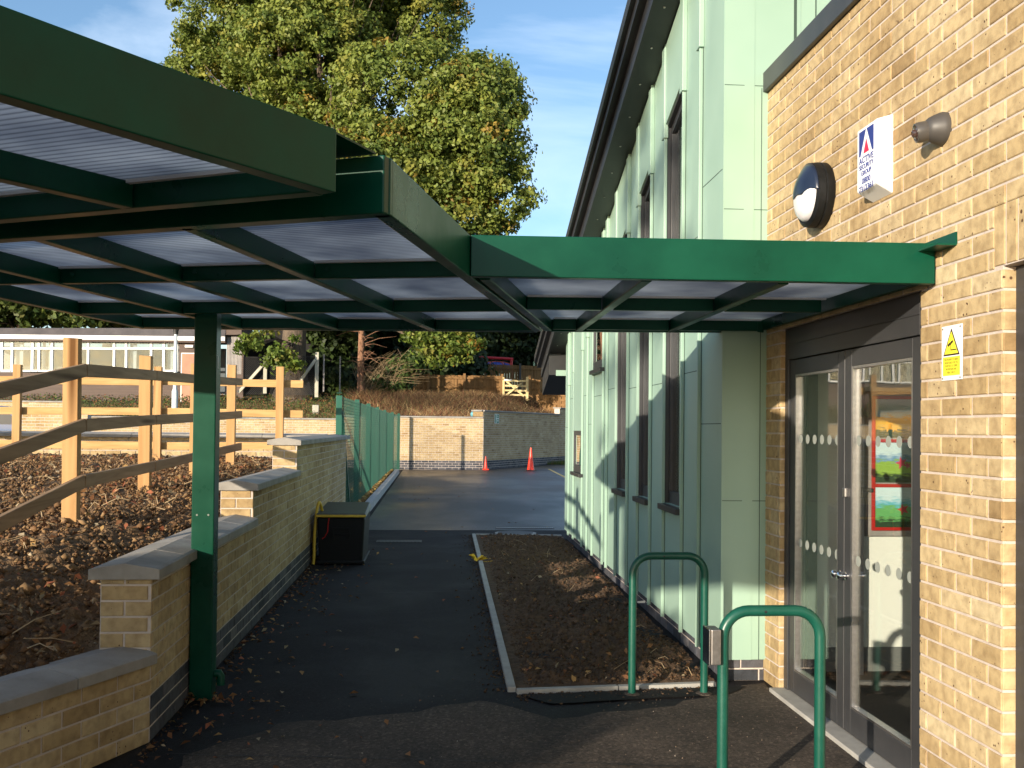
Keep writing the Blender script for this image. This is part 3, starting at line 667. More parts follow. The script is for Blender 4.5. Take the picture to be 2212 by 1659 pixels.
for i in range(len(edges)-1):
    a,b=edges[i],edges[i+1]
    # find window overlapping this bay
    ws_=[w for w in wins if w[0]<(a+b)/2<w[1]]
    def panel(z0,z0b,z1,z1b,a=a,b=b): gbox(wall,a,b,-.19,0.0,z0,z1,z0b,z1b)
    top=lambda s: sof(s)
    if ws_:
        w=ws_[0]; wa,wb=w[0],w[1]
        ha,hb=(w[3],w[3]) if w[3] else (sof(a)-.62,sof(b)-.62)
        panel(CB,CB,w[2],w[2]); panel(ha,hb,top(a),top(b))
        if wa>a+.01: gbox(wall,a,wa,-.12,0,w[2],ha)
        if wb<b-.01: gbox(wall,wb,b,-.12,0,w[2],min(ha,hb))
        # proud boxed panel over and under the window
        gbox(sm_,a+.012,b-.012,.0,.022,ha-.005,top(a)-.01,hb-.005,top(b)-.01)
    else:
        panel(CB,CB,top(a),top(b))
        z=CB+rr.uniform(.9,2.6)
    # staggered horizontal joints
    for zj in ((1.55+.0*i+(.35 if i%2 else 0))+rr.uniform(-.03,.03), 3.1-(.3 if i%2 else 0)):
        if ws_ and (zj>ws_[0][2]-.05): continue
        if zj<top(b)-.2: gbox(jn,a+.02,b-.02,-.001,.0015,zj,zj+.005)
for i,e in enumerate(edges[:-1]):
    if i==0: continue
    zt=sof(e)-.005
    segs=[(CB-.035,zt)]
    gbox(sm_,e-.010,e+.012,.0005,.026,CB-.03,zt+.02)
    gbox(jn,e-.0165,e-.0125,.0005,.004,CB,zt)
wall.build('cladding',M['clad'],gb,fix=True)
# every upper bay ends in a little proud cap just under the soffit
cp=MB()
for i,e in enumerate(edges[1:-1]):
    gbox(cp,e-.03,e+.06,.0,.034,sof(e)-.72+.28*.0,sof(e)-.03)
build_split(cp,'standing_seam_cap',M['clad'],gb,bevel=.004)
build_split(sm_,'standing_seam',M['clad'],gb,bevel=.003)
jn.build('panel_joint',M['seamdark'],gb)
# return face towards the camera: lower jamb strip and upper facade above the brick parapet
YG=G0.y
mb=MB(); mb.box(G0.x,XB+.20,YG,YG+.10,CB,5.3); mb.box(XB+.20,8.5,YG+.003,YG+.10,2.5,7.2); mb.box(G0.x,XB+.2,YG,YG+.1,5.3,5.35)
mb.box(G0.x+.9,XB+.9,YG+.45,GP(GL,0,0).y-.1,0,2.4)
mb.build('return_cladding',M['clad'],gb,bevel=.002)
jx=MB()
for z in (.0,): pass
for px,py in ((1600,1082),(1600,182),(1600,452)):
    z=CAMZ+(YH+ROLL*(px-XV)-py)*6.11/F; jx.box(G0.x+.005,XB-.005,YG-.0015,YG+.001,z,z+.004)
jx.box(1.975,1.979,YG-.0015,YG+.001,CB,3.6)
for xx in (2.175,2.31): jx.box(xx,xx+(.018 if xx<2.2 else .005),YG-.0015,YG+.004,3.6,7.0)
jx.build('panel_joint',M['seamdark'],gb)
# blue brick plinth
mb=MB(); bricks(mb,GP(0,-.03,0),GD,GN,GL,0,CB+.02,seed=31,prof=.006); slab(mb,GP(.09,-.03,0),GD,GN,GL-.09,0,CB-.005,(),.2)
bricks(mb,(G0.x+.02,YG+.03,0),(1,0,0),(0,-1,0),.26,0,CB+.02,seed=32,prof=.006); slab(mb,(G0.x+.025,YG+.03,0),(1,0,0),(0,-1,0),XB-G0.x-.03,0,CB-.005,(),.05)
mb.build('plinth',BLM,gb,fix=False)
# windows
for i,(a,b,zs_,ht) in enumerate(wins):
    ha,hb=(ht,ht) if ht else (sof(a)-.62,sof(b)-.62)
    m=MB(); t=.034
    o0,o1=(-.075,-.028) if not ht else (-.05,.016)
    pn=-.052 if not ht else -.004
    gbox(m,a,a+t,o0,o1,zs_,ha,zs_,ha-.0); gbox(m,b-t,b,o0,o1,zs_,hb,zs_,hb)
    gbox(m,a+t,b-t,o0,o1,zs_,zs_+.09); gbox(m,a+t,b-t,o0,o1,ha-.07 if not ht else ht-.06,ha,hb-.07 if not ht else ht-.06,hb)
    # dark reveal lining
    gbox(m,b-.012,b-.001,-.028,.004,zs_,hb); gbox(m,a+.001,a+.012,-.028,.004,zs_,ha-.01); gbox(m,a+.012,b-.012,-.028,.006,ha-.02,ha-.001,hb-.02,hb-.001)
    w=m.build('window',M['grey'],gb,bevel=.002); WLOC[w.name]=WLOC[gb.name]
    m=MB(); gbox(m,a+t,b-t,pn,pn+.004,zs_+.09,ha-.06,zs_+.09,hb-.06); m.build('window_pane',M['wglass'],w)
    m=MB(); gbox(m,a-.012,b+.012,-.028,.055,zs_-.045,zs_-.002); m.build('window_sill',M['greydark'],w,bevel=.003)
    m=MB(); gbox(m,a+t,b-t,-.16,-.15,zs_+.05,ha-.05,zs_+.05,hb-.05); m.build('blind',M['curtain'],w)
# raking roof: soffit, fascia, capping
so_=MB(); SE=GL+1.25
def rake(mb,s0,s1,o0,o1,dz0,dz1): gbox(mb,s0,s1,o0,o1,sof(s0)+dz0,sof(s0)+dz1,sof(s1)+dz0,sof(s1)+dz1)
mb=MB(); rake(mb,-6,SE,-2.0,.20,.0,.03); mb.build('soffit',M['greydark'],gb)
mb=MB(); rake(mb,-6,SE+.02,.20,.225,-.03,.20); mb.build('fascia',M['greydark'],gb)
mb=MB(); rake(mb,-6,SE+.04,.225,.285,.12,.235); rake(mb,-6,SE+.05,.285,.325,.20,.262); mb.build('verge_trim',M['greydark'],gb)
mb=MB(); rake(mb,-6,SE+.06,-2.3,.325,.262,.30); mb.build('roof_sheet',M['greydark'],gb)
e=MB(); zb=sof(SE)
e.hexa([GP(SE-.9,.20,sof(SE-.9)-.30),GP(SE+.02,.20,zb-.30),GP(SE+.02,-2.0,zb-.30),GP(SE-.9,-2.0,sof(SE-.9)-.30),GP(SE-.9,.20,sof(SE-.9)),GP(SE+.02,.20,zb),GP(SE+.02,-2,zb),GP(SE-.9,-2,sof(SE-.9))]); e.build('eave_box',M['greydark'],gb)
mb=MB(); gbox(mb,SE-.92,SE-.90,-2.0,.10,zb-.06,zb+.02); mb.build('eave_trim',M['clad'],gb)
mb=MB()
for k in range(26):
    s=-2+.45*k; mb.lathe([(.010,0),(.008,.006)],GP(s,.12,sof(s)),(0,0,-1),8)
build_split(mb,'soffit_screw',M['steel'],gb)

# ================================================================== WALKWAY CANOPY
cn=empty('walkway_canopy',(-1.25,5.5,0),'dark green steel walkway canopy with clear ribbed roof panels','canopy')
ZC=2.11; HB=.163
def CP(X,D,z): x,y=W(X,D); return Vector((x,y,z))
HR=.072
def beam(a,b,name='rafter',w=.05,h=None,z=ZC,lip=.0,sd=1):
    if h is None: h=HB if 'fascia' in name else HR
    A=CP(*a,z+h/2); B=CP(*b,z+h/2); m=MB(); m.bar(A,B,w,h); return m.build(name,M['green'],cn,bevel=.004)
def lerp(a,b,t): return (a[0]+(b[0]-a[0])*t, a[1]+(b[1]-a[1])*t)
# --- section 2 (middle): rafters L0..L4 measured where their underside meets front and rear beams
Fr=[(-2.30,3.62),(-1.80,3.47),(-1.290,3.285),(-.755,3.06),(-.150,2.84)]
Re=[(-1.80,6.23),(-1.19,6.22),(-.60,6.21),(-.005,6.20),(.640,6.19)]
Rm1=[]
for i in range(5): beam(Fr[i],Re[i],'rafter' if i<4 else 'side_fascia',.045 if i<4 else .05)
beam((Fr[0][0]-.6,Fr[0][1]+.23),(Fr[4][0]+.02,Fr[4][1]-.005),'front_fascia',.06)
beam((Re[0][0]-.02,Re[0][1]+.03),(Re[4][0],Re[4][1]+.03),'rear_beam',.05)
def seg_purlins(tA,tB,Fa,Ra):
    """purlins butt between neighbouring rafters; tA at the left rafter, tB at the right rafter"""
    n=len(Fa)
    P=[lerp(Fa[i],Ra[i],tA+(tB-tA)*i/(n-1)) for i in range(n)]
    for i in range(n-1):
        a,b=P[i],P[i+1]; d=Vector((b[0]-a[0],b[1]-a[1])); d.normalize(); e=.026
        beam((a[0]+d.x*e,a[1]+d.y*e),(b[0]-d.x*e,b[1]-d.y*e),'purlin',.04,HR-.006,ZC+.003)
        # pale gasket strip under the panel edge, just in front of the purlin
        m=MB(); m.bar(CP(a[0]+d.x*e,a[1]+d.y*e-.045,ZC+HR-.006),CP(b[0]-d.x*e,b[1]-d.y*e-.045,ZC+HR-.006),.018,.010); m.build('glazing_trim',M['trim'],cn)
        # bolt on the cleat
        m=MB(); q=CP(a[0]+d.x*(e+.05),a[1]+d.y*(e+.05)-.021,ZC+.040); m.lathe([(.008,0),(.010,.008)],q,(0,-1,0),8); m.build('bolt',M['green'],cn)
    return P
M['trim']=noisy('pale_glazing_trim',(.55,.56,.58),(.65,.66,.68),5,.4)
def td(Fa,Ra,D): return (D-Fa[1])/(Ra[1]-Fa[1])
P1=seg_purlins(td(Fr[0],Re[0],4.40),td(Fr[4],Re[4],4.00),Fr,Re)
P2=seg_purlins(td(Fr[0],Re[0],5.50),td(Fr[4],Re[4],5.16),Fr,Re)
Pr=seg_purlins(.992,.992,Fr,Re)
def panel(a,b,c,d,z=None,nm='roof_panel'):
    z=ZC+HR+.003 if z is None else z
    P=[CP(*q,z) for q in (a,b,c,d)]
    me=bpy.data.meshes.new(nm); off=WLOC[cn.name]; t=Vector((0,0,.016))
    vs=[p-off for p in P]+[p-off+t for p in P]
    me.from_pydata([tuple(v) for v in vs],[],[(0,1,2,3),(7,6,5,4),(0,4,5,1),(1,5,6,2),(2,6,7,3),(3,7,4,0)])
    uvl=me.uv_layers.new(name='UVMap'); d0=(P[3]-P[0]); u0=(P[1]-P[0]); ulen=u0.length; vlen=d0.length
    nx=Vector((-u0.y,u0.x,0)).normalized()
    for poly in me.polygons:
        for li in poly.loop_indices:
            v=me.vertices[me.loops[li].vertex_index].co+off; r=v-P[0]; uvl.data[li].uv=(r.dot(u0)/ulen, r.dot(nx))
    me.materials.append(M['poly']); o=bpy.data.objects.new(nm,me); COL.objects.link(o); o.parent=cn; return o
def inset(a,b,c,d,i=.006):
    cx=(a[0]+b[0]+c[0]+d[0])/4; cy=(a[1]+b[1]+c[1]+d[1])/4
    return [(p[0]+(cx-p[0])*i,p[1]+(cy-p[1])*i) for p in (a,b,c,d)]
rows=[Fr,P1,P2,Re]
for r in range(3):
    for i in range(4): panel(*inset(rows[r][i],rows[r][i+1],rows[r+1][i+1],rows[r+1][i]))
# --- section 3 (right): between the middle section and the brick wall
F3=[(.13,3.99),(.855,4.03),(1.42,4.07),(1.985,4.10)]; 
R3=[(.69,6.19),(.885,6.17),(1.44,6.14),(1.985,6.11)]
# outer fascia with top flange folded towards the wall
m=MB(); a=CP(.145,3.985,ZC+HB/2); b=CP(2.005,4.064,ZC+HB/2); m.bar(a,b,.05,HB); m.build('front_fascia',M['green'],cn,bevel=.003)
beam((.72,6.19),(2.0,6.13),'rear_beam',.05)
beam((.205,4.06),(.70,6.16),'rafter',.045)
for i in (1,2): beam((F3[i][0],F3[i][1]+.03),(R3[i][0],R3[i][1]-.025),'rafter',.045)
# wall plate, runs past the fascia towards the camera
m=MB(); yA_=CP(1.99,3.92,0).y; yB_=CP(1.99,6.16,0).y
m.box(XB-.030,XB-.002,yA_+.14,yB_,ZC+.015,ZC+HB-.02); m.build('wall_plate',M['green'],cn,bevel=.003)
m=MB(); m.prism([(XB-.085,ZC+.128),(XB-.003,ZC+.128),(XB-.003,ZC+HB+.018),(XB-.009,ZC+HB+.018),(XB-.009,ZC+.134),(XB-.085,ZC+.134)],1,yA_-.03,yB_+.0); m.build('wall_flashing',M['green'],cn)
def pl3(D):
    P=[lerp(F3[0],R3[0],td(F3[0],R3[0],D)),lerp(F3[1],R3[1],td(F3[1],R3[1],D)),lerp(F3[2],R3[2],td(F3[2],R3[2],D)),lerp(F3[3],R3[3],td(F3[3],R3[3],D))]
    for i in range(3):
        a,b=P[i],P[i+1]; e=.035 if i else .06
        beam((a[0]+e,a[1]),(b[0]-(.026 if i<2 else .04),b[1]),'purlin',.04,HR-.006,ZC+.003)
        m=MB(); m.bar(CP(a[0]+e,a[1]-.045,ZC+HR-.006),CP(b[0]-.03,b[1]-.045,ZC+HR-.006),.016,.010); m.build('glazing_trim',M['trim'],cn)
        m=MB(); q=CP(a[0]+e+.06,a[1]-.021,ZC+.040); m.lathe([(.008,0),(.010,.008)],q,(0,-1,0),8); m.build('bolt',M['green'],cn)
    return P
Q1=pl3(5.08); Q2=pl3(6.07)
for a,b in ((F3,Q1),(Q1,R3)):
    for i in range(3): panel(*inset(a[i],a[i+1],b[i+1],b[i]))
# --- section 1 (near left)
d1=Vector((.585,.811)); p0=Vector((-.797,1.865)); e0=Vector((-.272,2.585))  # right fascia underside line
nrm=Vector((-.811,.585))
def c1(off,t): q=e0+nrm*off+d1*t; return (q.x,q.y)
pl=Vector((-.925,.375)).normalized()  # joint direction along the second section
def c1e(off):   # end point on the joint line for a rafter at this offset
    k=off/(pl.dot(nrm)); q=e0+pl*k; t=(q-e0-nrm*off).dot(d1); return (q.x,q.y),t
m=MB(); A=CP(*(e0-d1*4.6),ZC+HB/2); B=CP(*e0,ZC+HB/2); m.bar(A,B,.05,HB); m.build('side_fascia',M['green'],cn,bevel=.003)
prev=None
offs=[0,.585,1.17,1.755,2.34]
for i,o_ in enumerate(offs):
    (q,t)=c1e(o_); b_=c1(o_,t-4.2)
    if i: beam(b_,(q[0]-d1.x*.03,q[1]-d1.y*.03),'rafter',.045)
qa=c1e(.03)[0]; qb=c1e(2.36)[0]; beam(qa,qb,'end_fascia',.05,HB-.004,ZC+.002)
ga=(qa[0]-.02,qa[1]+.012)
m=MB(); gA=c1e(.05)[0]; gB=c1e(2.36)[0]
m.bar(CP(gA[0]+.10,gA[1]+.10,ZC+HB+.006),CP(gB[0]+.02,gB[1]+.15,ZC+HB+.006),.24,.006); m.build('joint_flashing',M['green'],cn)
for j,tt in enumerate((.0,-1.15,-2.3,-3.45)):
    for i in range(4):
        (qa_,ta),(qb_,tb)=c1e(offs[i]),c1e(offs[i+1])
        a=(qa_[0]+d1.x*tt,qa_[1]+d1.y*tt); b=(qb_[0]+d1.x*tt,qb_[1]+d1.y*tt); c=(b[0]-d1.x*1.15,b[1]-d1.y*1.15); d_=(a[0]-d1.x*1.15,a[1]-d1.y*1.15)
        if c[1]<-1.5 : continue
        panel(*inset(d_,c,b,a))
        if j:
            dd=Vector((b[0]-a[0],b[1]-a[1])).normalized(); beam((a[0]+dd.x*.03,a[1]+dd.y*.03),(b[0]-dd.x*.03,b[1]-dd.y*.03),'purlin',.04,HR-.006,ZC+.003)
        dd=Vector((b[0]-a[0],b[1]-a[1])).normalized()
        m=MB(); m.bar(CP(a[0]+dd.x*.03-d1.x*.06,a[1]+dd.y*.03-d1.y*.06,ZC+HR-.006),CP(b[0]-dd.x*.03-d1.x*.06,b[1]-dd.y*.03-d1.y*.06,ZC+HR-.006),.018,.010); m.build('glazing_trim',M['trim'],cn)
# rainwater cap on the side fascia of section 2
m=MB(); q=CP(-.125,2.90,ZC+.105); m.lathe([(.016,0),(.016,.004),(.008,.010)],q,(1,-.25,0),16); m.build('blanking_cap',M['greydark'],cn,smooth=True)
# post
px0,py0=W(-1.315,5.56); m=MB(); m.box(px0,px0+.122,py0,py0+.122,0.004,ZC+.03)
pst=m.build('post',M['green'],cn,bevel=.006); WLOC[pst.name]=WLOC[cn.name]
m=MB(); m.tube([(px0+.125,py0+.07,.135),(px0+.15,py0+.07,.135),(px0+.158,py0+.07,.12),(px0+.158,py0+.07,.07)],.022,10); m.build('outlet_spout',M['green'],pst,smooth=True)
m=MB(); m.box(px0+.1225,px0+.1235,py0+.03,py0+.06,1.83,1.90); m.build('rating_label',M['white'],pst)
m=MB()
for zz_ in (1.02,):
    for dx in (.03,.092): m.lathe([(.006,0),(.005,.003)],(px0+dx,py0,zz_),(0,-1,0),8)
build_split(m,'screw',M['steel'],pst)
# a far post out of sight to the left keeps the near section up
fx_,fy_=W(*c1(2.2,-1.5)); m=MB(); m.box(fx_-.06,fx_+.06,fy_-.06,fy_+.06,0,ZC+.02); m.build('post',M['green'],cn,bevel=.006)

# ================================================================== HOOPS
def hoop(X0,X1,D,label,zt=.795):
    h=empty('hoop_barrier',(W((X0+X1)/2,D)[0],W(X0,D)[1],0),label,'hoop barrier','green steel hoop barriers by the doors')
    xa,y=W(X0,D); xb=xa+(X1-X0); r=.022; R=.105; pts=[(xa,y,0.0),(xa,y,zt-R)]
    for i in range(1,9): a=math.pi/2*i/8; pts.append((xa+R-R*math.cos(a),y,zt-R+R*math.sin(a)))
    pts.append((xb-R,y,zt))
    for i in range(1,9): a=math.pi/2*i/8; pts.append((xb-R+R*math.sin(a),y,zt-R+R*math.cos(a)))
    pts.append((xb,y,0.0))
    m=MB(); m.tube(pts,r,20); m.build('tube',M['hoopg'],h,smooth=True)
    m=MB(); m.lathe([(.0055,0),(.0055,.0008)],(xa+(xb-xa)*.42-.0,y-.0215,zt-.001),(0,-1,0),12); m.build('drilled_hole',M['black'],h)
    for xx_ in (xa,xb):
        m=MB(); m.lathe([(.050,0),(.046,.006),(.030,.011),(.023,.012)],(xx_,y,.008),n=18); m.build('base_collar',M['asphalt_old'],h)
    return h,xa,y
M['hoopg']=noisy('hoop_green_paint',(.004,.058,.040),(.007,.082,.056),8,.28,.06,150,dist=.001,rough2=.4)
hoop(1.148,1.565,5.76,'rear green hoop barrier at the corner of the soil bed')
h2,hx,hy=hoop(1.163,1.560,4.03,'front green hoop barrier, nearest the camera, with a steel switch box on its left leg')
sb=empty('switch_box',(hx-.05,hy,.6),'brushed steel door switch box fixed to the left leg of the front hoop','switch box')
z0=CAMZ+(931-1433)*4.0/F; z1=CAMZ+(931-1357)*4.0/F
m=MB(); m.box(hx-.060,hx-.020,hy-.045,hy+.045,z0,z1); m.build('case',M['steel'],sb,bevel=.004)
m=MB(); m.box(hx-.070,hx-.062,hy-.048,hy+.048,z0-.002,z1+.002); m.build('face_plate',M['chrome'],sb,bevel=.003)

# ================================================================== SOIL BED BY THE GREEN WALL
be=[(.495,5.80),(1.71,6.02),(1.83,14.2),(.625,14.25)]
BW=[W(*q) for q in be]
def bedpt(u,v):
    a=Vector(BW[0]).lerp(Vector(BW[1]),u); b=Vector(BW[3]).lerp(Vector(BW[2]),u); return a.lerp(b,v)
nx,ny=90,420; U,V_=np.meshgrid(np.linspace(0,1,nx),np.linspace(0,1,ny))
A=np.array([[*BW[0]],[*BW[1]],[*BW[2]],[*BW[3]]])
Xb=(A[0,0]*(1-U)+A[1,0]*U)*(1-V_)+(A[3,0]*(1-U)+A[2,0]*U)*V_; Yb=(A[0,1]*(1-U)+A[1,1]*U)*(1-V_)+(A[3,1]*(1-U)+A[2,1]*U)*V_
edge=np.minimum(np.minimum(U,1.08-U)*6,1)*np.minimum(np.minimum(V_,1-V_)*40,1)
Zb=.012+edge*(.045*np.abs(fbm(Xb,Yb,9,1,4))+.04*(fbm(Xb,Yb,1.6,2,3)+.2)+.015*fbm(Xb,Yb,30,4,2))-.02*sm(.75,1,U)*edge
V=np.stack([Xb,Yb,Zb],-1).reshape(-1,3); i=(np.arange(nx-1)[None,:]+np.arange(ny-1)[:,None]*nx).ravel()
o=npmesh('planting_bed',V,np.stack([i,i+1,i+nx+1,i+nx],-1),M['soil'],smooth=False); o['kind']='structure'
BEDZ=(Xb,Yb,Zb)
ed=MB()
def strip(a,b,w,z0,z1,n,mb,side=1):
    a=Vector((*a,0)); b=Vector((*b,0)); d=(b-a); L_=d.length; d.normalize(); nn=Vector((-d.y,d.x,0))*side; k=n
    for i in range(k):
        p=a+d*(L_*i/k+.003); q=a+d*(L_*(i+1)/k-.003); hz=z1+random.uniform(-.002,.002)
        mb.hexa([(p.x,p.y,z0),(q.x,q.y,z0),(q.x+nn.x*w,q.y+nn.y*w,z0),(p.x+nn.x*w,p.y+nn.y*w,z0),(p.x,p.y,hz),(q.x,q.y,hz),(q.x+nn.x*w,q.y+nn.y*w,hz),(p.x+nn.x*w,p.y+nn.y*w,hz)])
strip(BW[0],BW[3],.048,0,.035,9,ed,1); strip((BW[0][0]+.002,BW[0][1]-.048),(BW[1][0]-.02,BW[1][1]-.048),.046,0,.03,2,ed,1); strip(BW[3],BW[2],.045,0,.03,2,ed,1)
eo=ed.build('bed_edging',M['concrete'],bevel=.004); eo['kind']='structure'

# ================================================================== LEFT RETAINING WALL
rw=empty('retaining_wall',(-1.33,8,0),'stepped buff brick retaining wall with blue brick base and concrete copings beside the path','wall')
XR=-1.325; TH=.235
def ry(D): return W(XR,D)[1]
segs=[(ry(4.82),ry(7.52),.775),(ry(7.52),ry(9.93),1.03),(ry(9.93),ry(15.6),1.325)]
mb=MB(); bl_=MB()
for i,(a,b,h) in enumerate(segs):
    bricks(mb,(XR,a,0),(0,1,0),(1,0,0),b-a,.225,h,seed=40+i,uref=-a,jit=.002); slab(mb,(XR,a,0),(0,1,0),(1,0,0),b-a,0,h,(),TH)
    bricks(bl_,(XR,a,0),(0,1,0),(1,0,0),b-a,0,.225,seed=60+i,uref=-a)
    z0_=[.36,.80,1.06][i]
    bricks(mb,(XR-TH+.003,a,0),(1,0,0),(0,-1,0),TH,z0_,h,seed=50+i,uref=.11)
# near angled segment
n0=Vector((*W(XR,4.82),0)); n1=Vector((*W(-2.35,2.36),0)); nd=(n1-n0).normalized(); nn=Vector((nd.y*-1,nd.x,0)); 
if nn.x<0: nn=-nn
nl=(n1-n0).length
bricks(mb,n0,nd,nn,nl,.0,.378,seed=45); slab(mb,n0,nd,nn,nl,0,.378,(),TH)
# return wall running left behind the post-and-rail fence
YRt=segs[-1][1]; 
bricks(mb,(XR-.01,YRt-.0,0),(-1,0,0),(0,-1,0),12,1.05,1.325,seed=47); slab(mb,(XR-TH-.002,YRt+.005,0),(-1,0,0),(0,-1,0),12,.2,1.325,(),TH-.01)
bricks(bl_,(XR-.01,YRt,0),(-1,0,0),(0,-1,0),12,.9,1.05,seed=48)
bricks(mb,(XR,YRt,0),(-1,0,0),(0,1,0),.25,0,1.32,seed=49)
mb.build('brickwork',BM,rw,fix=False); bl_.build('blue_brick_course',BLM,rw,fix=False)
def coping(a,b,z,w0=-.045,w1=TH+.05,n=3,side=None,endcap=True,k0=0):
    """saddle-backed concrete coping stones from a to b along the wall face, w measured inwards from the face"""
    a=Vector((*a,0)); b=Vector((*b,0)); d=(b-a); Ln=d.length; d.normalize(); inn=side
    for i in range(n):
        p=a+d*(Ln*i/n+.003); q=a+d*(Ln*(i+1)/n-.003); mid=(w0+w1)/2
        prof=[(w0,0),(w0,.048),(w0+.02,.054),(mid,.078),(w1-.02,.054),(w1,.048),(w1,0)]
        vs=[]
        for pt in (p,q): vs+= [(pt.x+inn.x*u,pt.y+inn.y*u,z+h+random.uniform(0,.001)) for u,h in prof]
        k=len(prof); fs=[tuple(range(k)),tuple(range(2*k-1,k-1,-1))]+[(j,(j+1)%k,k+(j+1)%k,k+j) for j in range(k)]
        m=MB(); m.add(vs,fs); m.build('coping_stone',M['coping'],rw,bevel=.003)
inn=Vector((-1,0,0))
coping((XR,segs[0][0]-.03),(XR,segs[0][1]-.001),.778,n=5,side=inn)
coping((XR,segs[1][0]-.03),(XR,segs[1][1]-.001),1.033,n=4,side=inn)
coping((XR,segs[2][0]-.03),(XR,segs[2][1]+.26),1.328,n=9,side=inn)
coping((n0.x,n0.y),(n1.x,n1.y),.381,n=5,side=-nn)
coping((XR-TH-.06,YRt+.0),(XR-12,YRt),1.328,n=12,side=Vector((0,1,0)))

# soil bank retained behind it
def SZ(x,y):
    x=np.asarray(x,float); y=np.asarray(y,float)
    near=np.interp(y,[2,4.3,4.9,5.6,7.5,8.2,9.9,11,15.5],[.30,.33,.42,.60,.735,.86,.98,1.0,1.02])
    far=np.interp(y,[2,5,7.0,9.1,10.9,12.4,15.5],[.50,.68,.835,.92,.975,1.01,1.05])
    t=sm(1.55,2.5,-x); return near*(1-t)+far*t+.03*np.clip(-x-2.5,0,6)*(1-sm(9,15,y))
xs=np.concatenate([np.linspace(-9.5,-3.6,120,endpoint=False),np.linspace(-3.6,-1.555,100)]); ys=np.concatenate([np.linspace(1.2,4,40,endpoint=False),np.linspace(4,9,230,endpoint=False),np.linspace(9,YRt-.0,180)])
def sf(X,Y):
    # keep the surface behind the angled near wall
    e=1*(Y>4.6)+0.0
    z=SZ(X,Y)+.05*fbm(X,Y,1.3,5,3)+.055*np.abs(fbm(X,Y,6.5,6,4))+.022*fbm(X,Y,22,8,3)-.03
    return z
Xg,Yg=np.meshgrid(xs,ys); Zg=sf(Xg,Yg)
# clip: drop vertices lying on the path side of the angled wall
side=(Xg-n0.x)*nn.x+(Yg-n0.y)*nn.y
mask=~((side>-TH+.02)&(Yg<n0.y+.05))
nxg=len(xs); idx=(np.arange(nxg-1)[None,:]+np.arange(len(ys)-1)[:,None]*nxg)
ok=(mask[:-1,:-1]&mask[1:,:-1]&mask[:-1,1:]&mask[1:,1:]).ravel(); idx=idx.ravel()[ok]
o=npmesh('soil_bank',np.stack([Xg,Yg,Zg],-1).reshape(-1,3),np.stack([idx,idx+1,idx+nxg+1,idx+nxg],-1),M['soil_l'],smooth=False); o['kind']='structure'
# ================================================================== FENCES ON THE SOIL BANK
def jit(a): return random.uniform(-a,a)
pf=empty('post_and_rail_fence',(W(-2.48,7)[0],W(-2.48,7)[1],.8),'new softwood post-and-rail fence running along the soil bank, rails weathered grey-brown','fence')
PP=[(-2.47,4.9,.70),(-2.43,6.86,.80),(-2.53,8.96,.88),(-2.50,10.7,.935),(-2.44,12.3,.975)]
tops=[1.95,2.10,2.13,2.17,2.26]
for (X,D,z),zt in zip(PP,tops):
    x,y=W(X,D); m=MB(); tl=jit(.012)
    m.hexa([(x-.055,y-.04,z-.2),(x+.045,y-.04,z-.2),(x+.045,y+.04,z-.2),(x-.055,y+.04,z-.2),(x-.055+tl,y-.04,zt),(x+.045+tl,y-.04,zt-.01),(x+.045+tl,y+.04,zt),(x-.055+tl,y+.04,zt)])
    m.build('post',M['woodz'],pf,bevel=.003)
rz=[[1.60,1.235,.86],[1.88,1.507,1.126],[1.954,1.56,1.148],[2.0,1.60,1.20],[2.06,1.657,1.26]]
for i in range(4):
    for k in range(3):
        a=W(PP[i][0]+.068,PP[i][1]); b=W(PP[i+1][0]+.068,PP[i+1][1]+ (.25 if i==3 else 0))
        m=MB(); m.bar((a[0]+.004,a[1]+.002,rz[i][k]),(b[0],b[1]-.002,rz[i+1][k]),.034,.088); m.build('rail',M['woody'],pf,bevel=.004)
pg=empty('post_and_rail_fence',(W(-5,13.6)[0],W(-5,13.6)[1],1.0),'sunlit post-and-rail fence crossing behind the soil bank, in front of the low return wall','fence')
for X in (-2.05,-3.69,-5.58,-7.5,-9.4):
    x,y=W(X,13.6); m=MB(); m.box(x-.05,x+.05,y-.04,y+.04,.8,2.31+jit(.02)); m.build('post',M['woodz'],pg,bevel=.003)
xp=[-2.05,-3.69,-5.58,-7.5,-9.4]
for i in range(4):
    for zc in (2.10,1.69,1.245):
        a=W(xp[i],13.66); b=W(xp[i+1],13.66); m=MB(); m.bar((a[0]-(.0 if i else -.3),a[1]+.012,zc+jit(.012)),(b[0]+.003,b[1]+.012,zc+jit(.012)),.034,.10); m.build('rail',M['woodx'],pg,bevel=.004)

